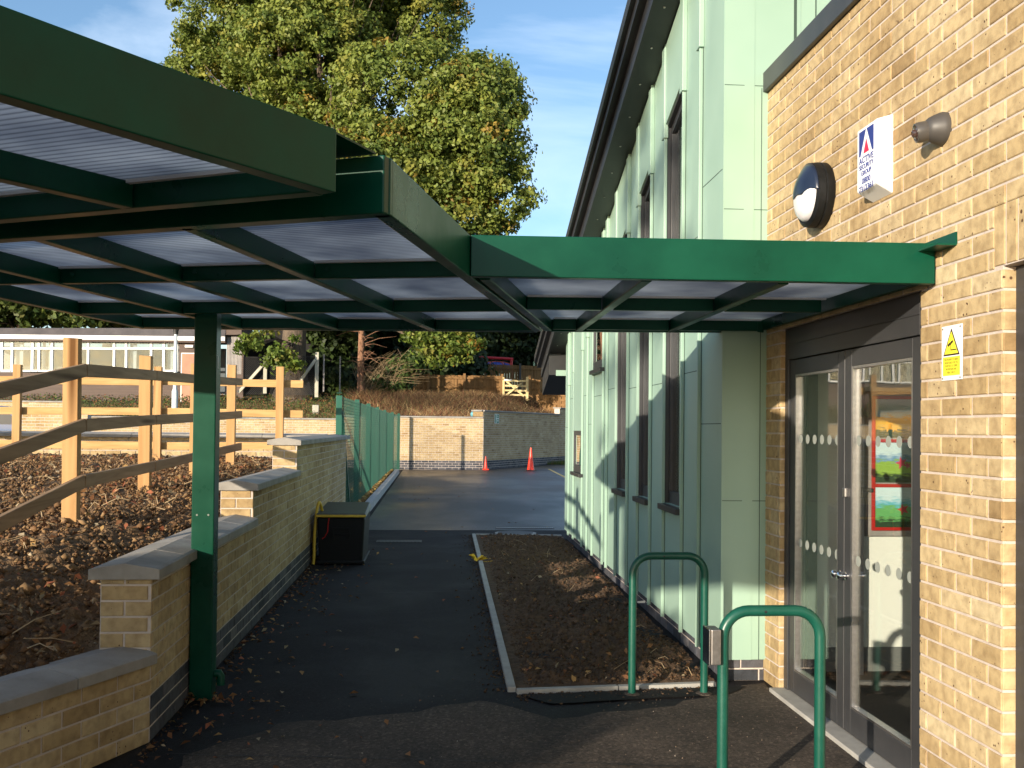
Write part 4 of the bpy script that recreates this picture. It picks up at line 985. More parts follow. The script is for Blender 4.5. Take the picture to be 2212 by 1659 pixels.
# ================================================================== GREEN MESH FENCE AND KERB
mf=empty('mesh_fence',(W(-1.4,22)[0],W(-1.4,22)[1],0),'green welded mesh fence with box posts along the kerb','fence')
FP=[(-1.405,15.25),(-1.40,18.8),(-1.385,21.9),(-1.39,25.6),(-1.39,29.6),(-1.33,33.6),(-1.20,36.2)]
M['meshg']=noisy('mesh_green',(.004,.075,.045),(.007,.10,.062),2,.4,0)
for i,(X,D) in enumerate(FP):
    x,y=W(X,D); m=MB(); m.box(x-.045,x+.045,y-.035,y+.035,0,2.02 if i else 1.99); m.box(x-.037,x+.037,y-.032,y+.032,2.022,2.032); m.build('post',M['meshg'],mf,bevel=.003)
for i in range(6):
    a=Vector((*W(*FP[i]),0)); b=Vector((*W(*FP[i+1]),0)); d=(b-a); Ln=d.length; d.normalize(); off=Vector((.05,0,0)); zt=1.97
    def wires(zs,vs,r):
        V=[];Fc=[]
        def wire(p,q,r):
            dd=(q-p).normalized(); u=dd.cross(Vector((0,0,1)) if abs(dd.z)<.9 else Vector((1,0,0))).normalized(); w=dd.cross(u); b0=len(V)
            for pt in (p,q):
                for k in range(4): an=k*math.pi/2; V.append(tuple(pt+u*r*math.cos(an)+w*r*math.sin(an)))
            for k in range(4): k2=(k+1)%4; Fc.append((b0+k,b0+k2,b0+4+k2,b0+4+k))
        for z in zs: wire(a+off+Vector((0,0,z)),b+off+Vector((0,0,z)),r)
        for s in vs: wire(a+off*1.1+d*s+Vector((0,0,.06)),a+off*1.1+d*s+Vector((0,0,zt)),r)
        return np.array(V),np.array(Fc)
    V,Fc=wires(np.arange(.08,zt,.05),np.arange(.05,Ln,.10),.0033)
    npmesh('mesh_panel',V,Fc,M['meshg'],mf)
# splayed brace at the first post
x,y=W(*FP[0]); m=MB(); m.bar((x+.03,y+.1,1.75),(x+.05,y+1.6,.0),.05,.05); m.build('brace',M['meshg'],mf)
a,b=W(-1.09,15.62),W(-1.07,33.8)
kb=MB(); n=20
for i in range(n):
    p=(a[0]+(b[0]-a[0])*i/n,a[1]+(b[1]-a[1])*i/n); q=(a[0]+(b[0]-a[0])*(i+1)/n,a[1]+(b[1]-a[1])*(i+1)/n)
    kb.hexa([(p[0]-.15,p[1]+.004,0),(p[0],p[1]+.004,0),(q[0],q[1]-.004,0),(q[0]-.15,q[1]-.004,0),(p[0]-.15,p[1]+.004,.125),(p[0]-.015,p[1]+.004,.125),(q[0]-.015,q[1]-.004,.125),(q[0]-.15,q[1]-.004,.125)])
o=kb.build('kerb',M['concrete'],bevel=.006); o['kind']='structure'
V=[];xs_=np.linspace(-2.1,-1.24,16); ys_=np.linspace(a[1],b[1],180)
o=grid('verge',xs_,None,0,0,0,0,lambda X,Y:.07+.03*fbm(X,Y,4,7,3)+(X*0),M['bank'],ysp=ys_)

# slot drain, manhole
M['iron']=noisy('cast_iron',(.03,.03,.032),(.07,.07,.072),30,.55,.3,100,dist=.003)
m=MB(); x0,y0=W(.97,15.3); m.box(x0,1.86,y0-.06,y0+.06,.008,.016); sd=m.build('frame',M['concrete'])
dr=empty('slot_drain',(1.4,y0,.01),'slotted metal drain channel across the asphalt beyond the soil bed','drain'); bpy.data.objects.remove(sd)
m=MB(); m.box(x0,1.86,y0-.065,y0+.065,.006,.013); m.build('channel_frame',M['iron'],dr)
m=MB(); k=x0+.02
while k<1.84: m.box(k,k+.012,y0-.05,y0+.05,.0135,.018); k+=.03
m.build('grating',M['steel'],dr)
x,y=W(1.22,14.62); mh=empty('manhole_cover',(x,y,.01),'round iron manhole cover in the asphalt behind the soil bed','manhole cover')
m=MB(); m.lathe([(.30,0),(.30,.004),(.27,.005)],(x,y,.006),n=32); m.build('rim',M['concrete'],mh)
m=MB(); m.lathe([(.255,.0),(.255,.009),(.24,.010)],(x,y,.007),n=32); m.build('lid',M['iron'],mh)
x,y=W(-.42,13.4); gu=empty('drain_gully',(x,y,.01),'rectangular iron gully grating in the path beyond the storage box','drain')
m=MB(); m.box(x-.30,x+.30,y-.14,y+.14,.006,.010); m.build('frame',M['iron'],gu)
m=MB()
for k in range(12): m.box(x-.27+.047*k,x-.245+.047*k,y-.12,y+.12,.0102,.014)
m.build('grating',M['iron'],gu)
# thin painted line on the playground
a_=PX(1184,1010,1);
def GPX(px,py,z=0.012):
    D=(CAMZ-z)*F/(py-(YH+ROLL*(px-XV))); X=(px-XV)*D/F; x,y=W(X,D); return Vector((x,y,z))
p,q=GPX(1186,1013),GPX(1222,1031); m=MB(); m.bar(p,q,.07,.004); o=m.build('painted_line',flat('court_paint',(.45,.36,.12),.7)); o['kind']='structure'

# ================================================================== STORAGE BOX + HOSE
bx0,by0=W(-1.245,11.05); bx1=bx0+.52; dpth=1.0; H=.52
st=empty('storage_box',(bx0+.26,by0+.5,0),'black moulded plastic storage chest with yellow strip along its lid, against the brick wall','storage chest')
m=MB(); t=.025
m.hexa([(bx0+t,by0+t,.0),(bx1-t,by0+t,.0),(bx1-t,by0+dpth-t,.0),(bx0+t,by0+dpth-t,.0),(bx0,by0,H),(bx1,by0,H),(bx1,by0+dpth,H+.03),(bx0,by0+dpth,H+.03)]); m.build('body',M['blackm'],st,bevel=.02)
m=MB(); m.box(bx0+.0,bx1,by0-.004,by0+dpth,.012,.05); m.build('base_skid',M['blackm'],st,bevel=.01)
m=MB()
for (u0,u1,z0,z1) in ((.17,.36,.395,.41),(.17,.185,.28,.395),(.345,.36,.28,.395)): m.box(bx0+u0,bx0+u1,by0-.006,by0+.03,z0,z1)
m.box(bx0+.185,bx0+.345,by0+.0,by0+.03,.33,.345); m.build('handle',M['blackm'],st,bevel=.004)
m=MB(); m.hexa([(bx0-.015,by0-.02,H+.003),(bx1+.015,by0-.02,H+.003),(bx1+.015,by0+dpth+.01,H+.033),(bx0-.015,by0+dpth+.01,H+.033),(bx0-.005,by0-.01,H+.045),(bx1+.005,by0-.01,H+.045),(bx1-.01,by0+dpth,H+.10),(bx0+.01,by0+dpth,H+.10)])
m.build('lid',noisy('dark_green_lid',(.016,.024,.018),(.04,.05,.04),8,.45,.2,90,dist=.002),st,bevel=.008)
m=MB(); m.box(bx0-.012,bx1+.012,by0-.032,by0-.021,H+.008,H+.034); m.build('yellow_strip',M['yellow'],st,bevel=.003)
m=MB(); m.tube([(bx0+.135,by0-.028,H+.0),(bx0+.125,by0-.025,H-.06),(bx0+.12,by0-.02,H-.15),(bx0+.09,by0-.012,H-.21),(bx0+.06,by0-.01,H-.23)],.005,8); m.build('red_cord',flat('red_cord',(.5,.01,.01),.5),st,smooth=True)
pts=[]
for i in range(22):
    t=i/21; an=math.pi*t
    pts.append((bx0-.03+.075*t*1.1, by0+.02+.22*t, .06+ .62*min(1,math.sin(an)**.45) if t<.5 else .06+.62-(.22)*((t-.5)/.5)**1.4))
m=MB(); m.tube([(bx0-.035,by0+.0,.01)]+pts,.017,10); o=m.build('yellow_hose',M['yellow'],smooth=True); tag(o,'yellow hose looped up between the black storage chest and the brick wall','hose')

# ================================================================== CONES
def cone(D,px,h,label,base):
    X=(px-XV)*D/F; x,y=W(X,D); c=empty('traffic_cone',(x,y,0),label,'traffic cone','orange-red traffic cones on the playground')
    r=h*.17; m=MB(); m.lathe([(r,0),(r*.93,h*.04),(r*.60,h*.45),(r*.22,h*.96),(r*.20,h*1.0),(r*.12,h),(r*.1,h*.98)],(x,y,.045),n=24); m.build('cone_body',M['conered'],c,smooth=True)
    m=MB(); b=r*1.45; m.box(x-b,x+b,y-b,y+b,.010,.046); m.build('cone_base',base,c,bevel=.008)
    m=MB(); 
cone(36.4,1147,.80,'tall orange traffic cone on a black base in front of the far brick wall',M['black'])
cone(36.9,1050,.46,'short red traffic cone at the corner of the far brick wall',M['conered'])

# ================================================================== FAR RETAINING WALL
fw=empty('far_retaining_wall',(W(0,37)[0],W(0,37)[1],0),'long buff brick retaining wall with blue brick base at the far end of the yard','wall')
def fwall(Xa,Da,Xb,Db,ztop,zb=0.,blue=4,seed=80,nstones=20,capto=None,drop=0):
    a=Vector((*W(Xa,Da),0)); b=Vector((*W(Xb,Db),0)); d=(b-a); Ln=d.length; d.normalize(); n=Vector((d.y,-d.x,0))
    m=MB(); k=MB(); zbl=zb+.075*blue*1.1
    bricks(m,a,d,n,Ln,zbl,ztop,seed=seed,bw=.235,bh=.072,prof=.004,j=.013,zref=zbl); slab(m,a,d,n,Ln,0,ztop,(),.25)
    if blue: bricks(k,a,d,n,Ln,zb,zbl,seed=seed+1,bw=.235,bh=.070,prof=.004,j=.013,zref=zb); k.build('blue_brick_course',BLM,fw,fix=False)
    m.build('brickwork',BM,fw,fix=False)
    m=MB(); m.prism([(0,0),(0,0)],0,0,0) if False else None
    p=a-n*-.05; w=.36
    q0=a+n*.05; q1=b+n*.05; 
    m.hexa([tuple(q0+Vector((0,0,ztop+.003))),tuple(q1+Vector((0,0,ztop+.003))),tuple(q1-n*w+Vector((0,0,ztop+.003))),tuple(q0-n*w+Vector((0,0,ztop+.003))),tuple(q0+Vector((0,0,ztop+.055))),tuple(q1+Vector((0,0,ztop+.055))),tuple(q1-n*w+Vector((0,0,ztop+.07))),tuple(q0-n*w+Vector((0,0,ztop+.07)))])
    m.build('coping',M['coping'],fw,bevel=.01)
    return a,d,n,Ln
def zfar(py,px,D): return CAMZ+(YH+ROLL*(px-XV)-py)*D/F
fwall((730-XV)*36.6/F-.05,36.6,1.86,37.0,zfar(903,960,37),0,4,80)
fwall(-16.0+2.9,36.6,(730-XV)*36.6/F-.06,36.62,zfar(905,500,36.6),.0,0,82)
fwall(-22,36.6,-13.12,36.6,zfar(869,80,36.6),.2,0,84)
ca,cd,cn_,cl_=fwall(1.87,37.0,5.55,44.2,zfar(889,1045,37),0,4,86)
fwall(5.56,44.2,7.6,48.5,zfar(889,1045,37)+.28,0,4,88)
# pier where the coping steps up
x,y=W(1.68,37.0); m=MB(); m.box(x-.19,x+.165,y-.045,y+.30,zfar(903,960,37)+.07,zfar(889,1045,37)-.002); m.build('pier',M['brick'],fw)
m=MB(); m.box(x-.25,x+.12,y-.09,y+.34,zfar(889,1045,37)+.0,zfar(889,1045,37)+.06); m.build('coping',M['coping'],fw)
# low wall in front of the parked car
lw=empty('low_brick_wall',(W(-13,28)[0],W(-13,28)[1],.5),'low sunlit buff brick wall in front of the parked blue car','wall')
a=Vector((*W(-17,28.2),0)); b=Vector((*W(-9.6,28.2),0)); 
m=MB(); d=(b-a).normalized(); n=Vector((d.y,-d.x,0)); bricks(m,a+d*5.35,d,n,(b-a).length-5.35,.4,zfar(893,100,28),seed=90,bw=.235,bh=.072,j=.013); slab(m,a+d*5.35,d,n,(b-a).length-5.35,.3,zfar(893,100,28),(),.25); m.build('brickwork',BM,lw,fix=False)
# green notice on the far wall
Dg=38.0; X=(1074-XV)*Dg/F; 
gs=None
t_=((1074-1046)/(1216-1046)); pg_=ca+cd*1.15
gs=empty('green_notice',(pg_.x,pg_.y,2.0),'small green and white notice on the far brick wall above the short cone','sign')
u=cd; zc=zfar(904.5,1074,38.0)
def gbx(m,s0,s1,z0,z1,o0,o1):
    p=[pg_+u*s0+cn_*o0,pg_+u*s1+cn_*o0,pg_+u*s1+cn_*o1,pg_+u*s0+cn_*o1]
    m.hexa([(q.x,q.y,z0) for q in p]+[(q.x,q.y,z1) for q in p])
m=MB(); gbx(m,-.21,.21,zc-.175,zc+.175,.012,.02); m.build('plate',M['white'],gs)
m=MB(); gbx(m,-.19,-.09,zc-.16,zc+.16,.0205,.022); gbx(m,-.04,.19,zc+.015,zc+.16,.0205,.022); gbx(m,-.04,.19,zc-.16,zc-.015,.0205,.022); m.build('green_field',M['signgreen'],gs)
m=MB(); gbx(m,.03,.12,zc+.06,zc+.075,.0225,.024); gbx(m,.045,.10,zc+.09,zc+.12,.0225,.024); gbx(m,.03,.14,zc-.10,zc-.06,.0225,.024); m.build('pictogram',M['white'],gs)
# teal ball on the bank
p=PX(1176*.0+1022,895,38.3); m=MB(); m.lathe([(.001,-.11),(.05,-.098),(.085,-.07),(.108,-.02),(.108,.02),(.085,.07),(.05,.098),(.001,.11)],p,n=20); tag(m.build('ball',flat('teal_ball',(.10,.32,.38),.5),smooth=True),'pale teal play ball lying on the bank beside the wall pier','ball')

# ================================================================== LAMP COLUMN
x,y=W((379-XV)*38.5/F,38.5); lc=empty('lamp_column',(x,y,1.9),'tall pale blue-white lamp column on the bank in front of the hut','street lamp')
zb_=zfar(887,379,38.5); zt_=zfar(722,379,38.5)
m=MB(); m.tube([(x,y,zb_-.3),(x,y,zb_+.75)],.115,14); m.tube([(x,y,zb_+.70),(x,y,zb_+.85),(x,y,zt_)],[.115,.075,.062],14); m.build('column',noisy('galvanised_white',(.60,.66,.68),(.68,.73,.75),5,.4),lc,smooth=True)
m=MB(); m.lathe([(.09,0),(.10,.12),(.13,.24),(.35,.34),(.36,.38),(.1,.42)],(x,y,zt_),n=18); m.build('lantern',M['greydark'],lc,smooth=True)

# ================================================================== PARKED CAR (mostly hidden)
cx,cy=W((145-XV)*31.0/F,31.0); cz=gh(cx-2,cy)+0.0; cz=float(cz)
car=empty('parked_car',(cx-2.1,cy,cz),'blue hatchback parked behind the low wall and the fence, only its roof showing','car')
M['carp']=flat('car_blue_paint',(.04,.10,.24),.2,.3,.6,1.0); M['carg']=glassmat('car_glass',(.15,.17,.18),1.5,1.2); M['tyre']=flat('tyre',(.02,.02,.02),.85)
prof=[(-4.2,.30),(-4.22,.62),(-4.05,.85),(-3.9,.93),(-3.35,1.32),(-2.9,1.44),(-1.9,1.50),(-1.35,1.46),(-.85,1.08),(-.15,.93),(-.02,.75),(0,.32)]
rz_=1.0
hz=zfar(877,60,31.0)-cz-1.5
cz2=cz+hz
def carx(u): return cx+u
m=MB(); W2=.86
m.prism([(carx(a),cz2+b) for a,b in prof],1,cy-W2,cy+W2); body=m.build('body',M['carp'],car,bevel=.08)
for sgn_ in (-1,1):
    m=MB(); m.prism([(carx(-3.6),cz2+.95),(carx(-3.2),cz2+1.30),(carx(-2.2),cz2+1.38),(carx(-2.2),cz2+.93)],1,cy+sgn_*(W2+.002),cy+sgn_*(W2+.01)); m.prism([(carx(-2.1),cz2+.93),(carx(-2.1),cz2+1.38),(carx(-1.45),cz2+1.36),(carx(-1.02),cz2+.93)],1,cy+sgn_*(W2+.002),cy+sgn_*(W2+.01)); m.build('side_window',M['black'],car)
for u_ in (-3.4,-.85):
    for sgn_ in (-1,1):
        m=MB(); m.lathe([(.30,-.1),(.32,-.08),(.32,.08),(.30,.1),(.2,.1)],(carx(u_),cy+sgn_*(W2-.06),cz2+.32),(0,1,0),20); wh=m.build('wheel',M['tyre'],car); WLOC[wh.name]=WLOC[car.name]
        m=MB(); m.lathe([(.19,-.11),(.19,.11)],(carx(u_),cy+sgn_*(W2-.06),cz2+.32),(0,1,0),16); m.build('rim',M['steel'],wh)
car.location.z=cz
# pale van end beyond it
p=PX(14,912,30.2); vx=p.x
# ================================================================== FOLIAGE TOOLS
def rotbasis(n):
    """random tangent frames for normals n (k,3)"""
    r=RNG.normal(size=n.shape); t=np.cross(n,r); t/=np.linalg.norm(t,axis=1,keepdims=True)+1e-9; b=np.cross(n,t); return t,b
def leafcloud(name,P,Nn,size,cols,parent=None,mat=None,aspect=.6,kink=.25):
    """one bent two-triangle leaf (as quads) per point"""
    n=len(P); Nn=Nn/(np.linalg.norm(Nn,axis=1,keepdims=True)+1e-9); t,b=rotbasis(Nn); s=size[:,None]
    v0=P-t*s; v1=P-b*s*aspect+Nn*s*kink; v2=P+t*s; v3=P+b*s*aspect+Nn*s*kink
    V=np.stack([v0,v1,v2,v3],1).reshape(-1,3); Fc=np.arange(4*n).reshape(n,4); C=np.repeat(cols,4,axis=0); C=np.concatenate([C,np.ones((len(C),1))],1)
    return npmesh(name,V,Fc,mat or M['leaf'],parent,vcol=C)
def clumps(blobs,n,leaf,pal,w,per=90,shell=.55,cr=(.45,.95),up=.25,flat_=.75):
    """blobs: (center,(rx,ry,rz)); returns leaf points arranged in small clumps spread on/in the blobs"""
    vol=np.array([b[1][0]*b[1][1]+b[1][1]*b[1][2]+b[1][0]*b[1][2] for b in blobs],float); vol/=vol.sum()
    P=[];Nn=[];S=[];C=[]; cc=[]
    pal=np.array(pal); w=np.array(w,float)/sum(w)
    for bi,k in zip(range(len(blobs)),RNG.multinomial(n,vol)):
        c=np.array(blobs[bi][0]); r=np.array(blobs[bi][1])
        d=RNG.normal(size=(k,3)); d/=np.linalg.norm(d,axis=1,keepdims=True); rad=shell+(1.03-shell)*RNG.random((k,1))**.6
        cen=c+d*r*rad
        for j in range(k):
            m=int(per*RNG.uniform(.5,1.4)); R=RNG.uniform(*cr)
            q=RNG.normal(size=(m,3)); q/=np.linalg.norm(q,axis=1,keepdims=True); q*=(RNG.random((m,1))**.45)
            pts=cen[j]+q*np.array([R,R,R*flat_]); nn=q*.6+d[j]*.5+np.array([0,0,up])+RNG.normal(size=(m,3))*.55
            P.append(pts); Nn.append(nn); S.append(leaf*RNG.uniform(.6,1.25,m))
            base=pal[RNG.choice(len(pal),p=w)]; alt=pal[RNG.choice(len(pal),m,p=w)]
            mixk=RNG.random((m,1))*.5; col=(base*(1-mixk)+alt*mixk)*RNG.uniform(.75,1.2,(m,1)); C.append(col); cc.append(cen[j])
    return np.concatenate(P),np.concatenate(Nn),np.concatenate(S),np.clip(np.concatenate(C),0,1),cc
def limbs(mb,base,top,targets,r0,rng,n=9):
    """limbs leave the trunk at different heights and reach towards clump centres"""
    base=Vector(base); top=Vector(top)
    for i,t in enumerate(targets):
        t=Vector(t); f=rng.uniform(.05,1.0); s=base.lerp(top,f); mid=s.lerp(t,.5)+Vector((rng.uniform(-.6,.6),rng.uniform(-.6,.6),rng.uniform(-.2,.8)))
        pts=[s.lerp(mid,k/4) if k<4 else mid for k in range(5)]+[mid.lerp(t,k/4) for k in range(1,5)]
        pts=[p+Vector((rng.uniform(-.12,.12),rng.uniform(-.12,.12),rng.uniform(-.12,.12))) for p in pts]
        rr_=r0*rng.uniform(.08,.22); mb.tube(pts,[rr_*(1-.85*k/8) for k in range(9)],6)
OAK=[(.19,.235,.045),(.15,.205,.04),(.23,.265,.05),(.28,.275,.05),(.32,.20,.035),(.10,.15,.03)]
OAKW=[34,26,20,9,2,10]
# ================================================================== BIG OAK
tb=PX(633,856,42.5); Dk=43.0
def blob(px,py,D,rx,rz=None,ry=None):
    p=PX(px,py,D); k=D/F; rz=rz or rx; return (tuple(p),(rx*k,(ry or rx)*k,rz*k))
oak=empty('oak_tree',tuple(tb),'huge spreading oak with yellowing green leaves towering over the canopy roof','tree')
BL=[blob(660,120,44,170,120),blob(640,-40,45,200,120),blob(560,40,47,190,150),blob(470,190,48,120,110),blob(720,-60,48,200,140),blob(900,20,46,100,110),blob(800,-120,46,220,120),
    blob(880,210,41,180,120,140),blob(1000,310,40,130,130,110),blob(820,380,41,170,110),blob(1075,410,40,72,95),blob(1010,230,41,115,110),blob(650,330,45,170,150),blob(960,470,41,120,90),
    blob(700,520,43,190,110),blob(450,430,46,150,140),blob(560,560,44,170,90),blob(870,600,43,200,80),blob(1040,180,42,70,60)]
P,Nn,S,C,cc=clumps(BL,6400,.105,OAK,OAKW,per=70,shell=.60,cr=(.30,.72))
leafcloud('crown',P,Nn,S,C,oak)
mb=MB(); r_=.50; tz=tb.z; top=Vector((tb.x+.8,tb.y+.6,tz+9.5))
mb.tube([tb+Vector((0,0,-.6)),tb+Vector((0,0,.05)),tb+Vector((.02,0,.7)),tb+Vector((.0,0,1.6)),tb+Vector((.05,0,3.2)),tb+Vector((.3,.2,6)),top],[1.05,.86,.60,.52,.48,.40,.22],16)
rng=random.Random(5); sel=[cc[i] for i in rng.sample(range(len(cc)),70)]
limbs(mb,tb+Vector((.05,0,3.2)),top,sel,.5,rng)
mb.build('trunk',M['bark'],oak,smooth=True)
# low leafy sprays hanging from the oak (parts of the same tree)
LOW=[blob(545,742,40,42,22,20),blob(590,728,40,45,22,20),blob(575,772,40,26,20,14),blob(620,790,40,35,14,14),blob(600,765,40,30,18)]
LOWR=[blob(960,742,41,60,32,40),blob(1010,738,41,36,24,30),blob(935,770,41,38,26,28),blob(985,775,41,24,14),blob(900,725,41,50,22,30)]
G=[(.13,.19,.03),(.10,.15,.025),(.20,.24,.04),(.27,.24,.05)]
P,Nn,S,C,cc=clumps(LOW,42,.10,G,[4,4,3,1],per=40,shell=.1,cr=(.20,.42),up=.1); o=leafcloud('low_spray',P,Nn,S,C,oak)
mb=MB()
for c in cc[::4]: 
    a=Vector(tb)+Vector((0,0,2.2)); mb.tube([a,a.lerp(Vector(c),.5)+Vector((0,0,.25)),Vector(c)],[.05,.03,.008],5)
mb.build('low_branch',M['bark'],oak)
P,Nn,S,C,cc=clumps(LOWR,75,.10,G+[(.34,.15,.02)],[4,4,3,1,.6],per=42,shell=.1,cr=(.22,.50),up=.1); leafcloud('low_spray',P,Nn,S,C,oak)
mb=MB(); a=PX(840,705,42.5)
for c in cc[::5]: mb.tube([a,a.lerp(Vector(c),.5)+Vector((0,0,.15)),Vector(c)],[.06,.035,.008],5)
mb.build('low_branch',M['bark'],oak)

# ================================================================== TREES BEHIND
def tree(name,label,px,pyb,D,rows,n,leaf,pal,w,tr,cat='tree',group=None,per=70,cr=(.5,1.0),bark='bark',shell=.45,th=None):
    b=PX(px,pyb,D); e=empty(name,tuple(b),label,cat,group)
    P,Nn,S,C,cc=clumps([blob(*q) for q in rows],n,leaf,pal,w,per=per,cr=cr,shell=shell); leafcloud('crown',P,Nn,S,C,e)
    mb=MB(); t=Vector((b.x+.2,b.y,max(c[2] for c in cc)-.5)); mb.tube([b+Vector((0,0,-.5)),b+Vector((0,0,.3)),b.lerp(t,.5),t],[tr*1.3,tr,tr*.7,tr*.2],8)
    rng=random.Random(int(px)+7); limbs(mb,b.lerp(t,.2),t,[cc[i] for i in rng.sample(range(len(cc)),min(22,len(cc)))],tr,rng); mb.build('trunk',M[bark],e,smooth=True); return e
DG=[(.020,.038,.012),(.03,.055,.015),(.045,.07,.02),(.014,.026,.010)]; DW=[3,3,1.5,2]
MG=[(.08,.12,.025),(.12,.15,.03),(.05,.085,.02),(.20,.15,.03)]; MW=[4,3,3,.6]
grp='dense trees behind the hut and the board fences'
tree('broadleaf_tree','bushy green tree showing above the left end of the hut roof',40,790,56,[(20,668,56,75,40),(-50,660,56,90,60),(60,610,57,80,50)],150,.20,MG,MW,.3,group=grp)
tree('broadleaf_tree','bushy green tree above the middle of the hut roof',230,790,56,[(210,672,56,80,32),(130,660,57,70,40),(290,680,56,60,25),(200,620,58,110,45)],190,.20,MG,MW,.3,group=grp)
tree('broadleaf_tree','dark shrubby tree behind the right end of the hut roof',380,800,58,[(370,680,58,90,30),(450,660,58,100,60)],130,.20,DG,DW,.3,group=grp)
tree('conifer_tree','tall dark evergreen just right of the oak trunk',720,850,50,[(700,760,50,45,70,40),(740,700,50,60,60),(690,660,52,80,60),(735,815,49,30,35)],330,.17,[(.035,.06,.015),(.06,.09,.02),(.022,.04,.012)],[3,2,2],.25,per=70,cr=(.4,.8))
tree('conifer_tree','dark evergreen behind the bare pine trunk',800,850,57,[(770,760,57,60,80,50),(800,700,58,80,60),(760,820,57,60,40)],420,.18,DG,DW,.25,per=80,cr=(.5,.95))
tree('conifer_tree','dark evergreen filling the gap behind the dead-branched bushes',900,850,54,[(880,770,54,75,75,50),(960,790,54,60,60),(860,690,56,110,50),(940,720,55,80,50),(1000,800,54,45,35)],520,.17,DG,DW,.25,per=80,cr=(.5,.95))
tree('conifer_tree','dark evergreen behind the red climbing frame',1060,830,68,[(1050,745,68,85,50,50),(1130,750,69,60,45,45),(990,720,68,80,50),(1120,700,70,110,35)],560,.18,DG,DW,.3,per=80,cr=(.6,1.15))
tree('conifer_tree','thin-crowned dark tree letting sky through beside the dark eave',1190,830,70,[(1180,750,70,60,40,40),(1230,760,72,60,60),(1160,790,70,40,30)],170,.18,DG,DW,.3,per=60,cr=(.5,1.0))
tree('evergreen_bush','sunlit green cypress bush leaning over the dry weeds',870,848,45.5,[(862,800,45.5,28,26,20),(888,780,45.5,20,18,16),(845,828,45.5,38,18,24),(905,762,45.6,10,10,10)],130,.10,[(.06,.11,.025),(.09,.15,.035),(.04,.075,.02),(.14,.17,.05)],[3,2,3,1],.12,'bush',per=70,cr=(.2,.45))
# pine with bare reddish trunk
b=PX(780,852,45.0); pn=empty('pine_tree',tuple(b),'reddish bare pine trunk with dead side twigs between the evergreens','tree')
t=PX(779,560,45); mb=MB(); mb.tube([b+Vector((0,0,-.4)),b,b.lerp(t,.2)+Vector((-.03,0,0)),b.lerp(t,.5),t],[.22,.19,.15,.13,.06],10)
for k in range(60):
    f=random.uniform(.12,.75); s=b.lerp(t,f); a=random.uniform(-2.6,.3); L_=random.uniform(.4,1.7); e=s+Vector((math.cos(a)*L_,math.sin(a)*L_*.5,random.uniform(-.4,.5)*L_)); m_=s.lerp(e,.5)+Vector((0,0,.1)); mb.tube([s,m_,e],[.022,.014,.004],4)
mb.build('trunk',M['pinebark'],pn,smooth=True)
P,Nn,S,C,cc=clumps([blob(779,600,45,60,50)],70,.12,DG,DW,per=70,cr=(.4,.8)); leafcloud('crown',P,Nn,S,C,pn)
# dead-branched shrub: fan of bare arching stems
b=PX(800,850,45.2); ds=empty('bare_shrub',tuple(b),'bare shrub of pale arching dead stems right of the pine trunk','shrub')
mb=MB()
for k in range(210):
    s=b+Vector((random.uniform(-.5,1.2),random.uniform(-.4,.4),random.uniform(0,.7))); a=random.uniform(.15,1.25); L_=random.uniform(.7,2.2)
    e=s+Vector((math.cos(a)*L_*(1 if random.random()<.85 else -.6),random.uniform(-.4,.4),math.sin(a)*L_*.8)); m_=s.lerp(e,.5)+Vector((-.1,0,.22)); mb.tube([s,m_,e],[.014,.010,.003],4,caps=False)
mb.build('stems',noisy('dead_twigs',(.16,.11,.06),(.32,.24,.13),4,.9),ds)

# ================================================================== HUT
hb=empty('hut',(W(-11,42.6)[0],W(-11,42.6)[1],2.4),'long low brown timber hut with white-framed windows and a pale fascia','building')
DH=42.0
def HPp(px,py,dd=0): return PX(px,py,DH+dd)
def hbox(m,x0,x1,y0,y1,d0,d1):
    """screen-measured rectangle on the hut front, extruded in depth"""
    a=PX(x0,y1,DH+0); b=PX(x1,y0,DH+0); A=(a.x,a.z); B=(b.x,b.z); ya=a.y; yb=PX(x1,y1,DH).y
    u=Vector((b.x-a.x,yb-ya,0)); n=Vector((-u.y,u.x,0)).normalized()
    p=[Vector((a.x,ya,0))+n*d0,Vector((b.x,yb,0))+n*d0,Vector((b.x,yb,0))+n*d1,Vector((a.x,ya,0))+n*d1]
    zl,zr=a.z,a.z; zt=PX(x0,y0,DH).z
    m.hexa([(q.x,q.y,zl) for q in p]+[(q.x,q.y,zt) for q in p])
m=MB(); hbox(m,-160,437,803,880,.02,.2); m.build('lower_wall',M['hutbrown'],hb)
m=MB(); hbox(m,386,437,728,802.8,.02,.2); m.build('end_wall',M['hutbrown'],hb)
m=MB(); hbox(m,-160,437,733,880,3.4,3.5); m.build('inner_wall',M['hutint'],hb)
m=MB(); hbox(m,-160,437,868,880,.2,3.4); m.build('floor',M['hutint'],hb)
m=MB(); hbox(m,-165,489,722,731,-.30,-.24); m.build('fascia',M['white'],hb)
m=MB(); hbox(m,-160,489,731,735,-.24,.02); m.build('soffit',M['hutbrown'],hb)
m=MB(); hbox(m,-165,489,711,722,-.28,-.20); hbox(m,-165,489,706,711,1.2,6.5)
a1,a2=PX(-165,721.5,DH),PX(489,721.5,DH)
m.add([(a1.x,a1.y-.28,a1.z),(a2.x,a2.y-.28,a2.z),(a2.x,a2.y+6,a2.z+.62),(a1.x,a1.y+6,a1.z+.62),(a1.x,a1.y-.28,a1.z+.22),(a2.x,a2.y-.28,a2.z+.22),(a2.x,a2.y+6,a2.z+.85),(a1.x,a1.y+6,a1.z+.85)],[(3,2,1,0),(4,5,6,7),(0,1,5,4),(1,2,6,5),(2,3,7,6),(3,0,4,7)])
m.build('roof',M['felt'],hb)
mull=[-150,-112,-75,-52,-28,4,26,70,84,112,150,170,190,246,272,326,353,384]
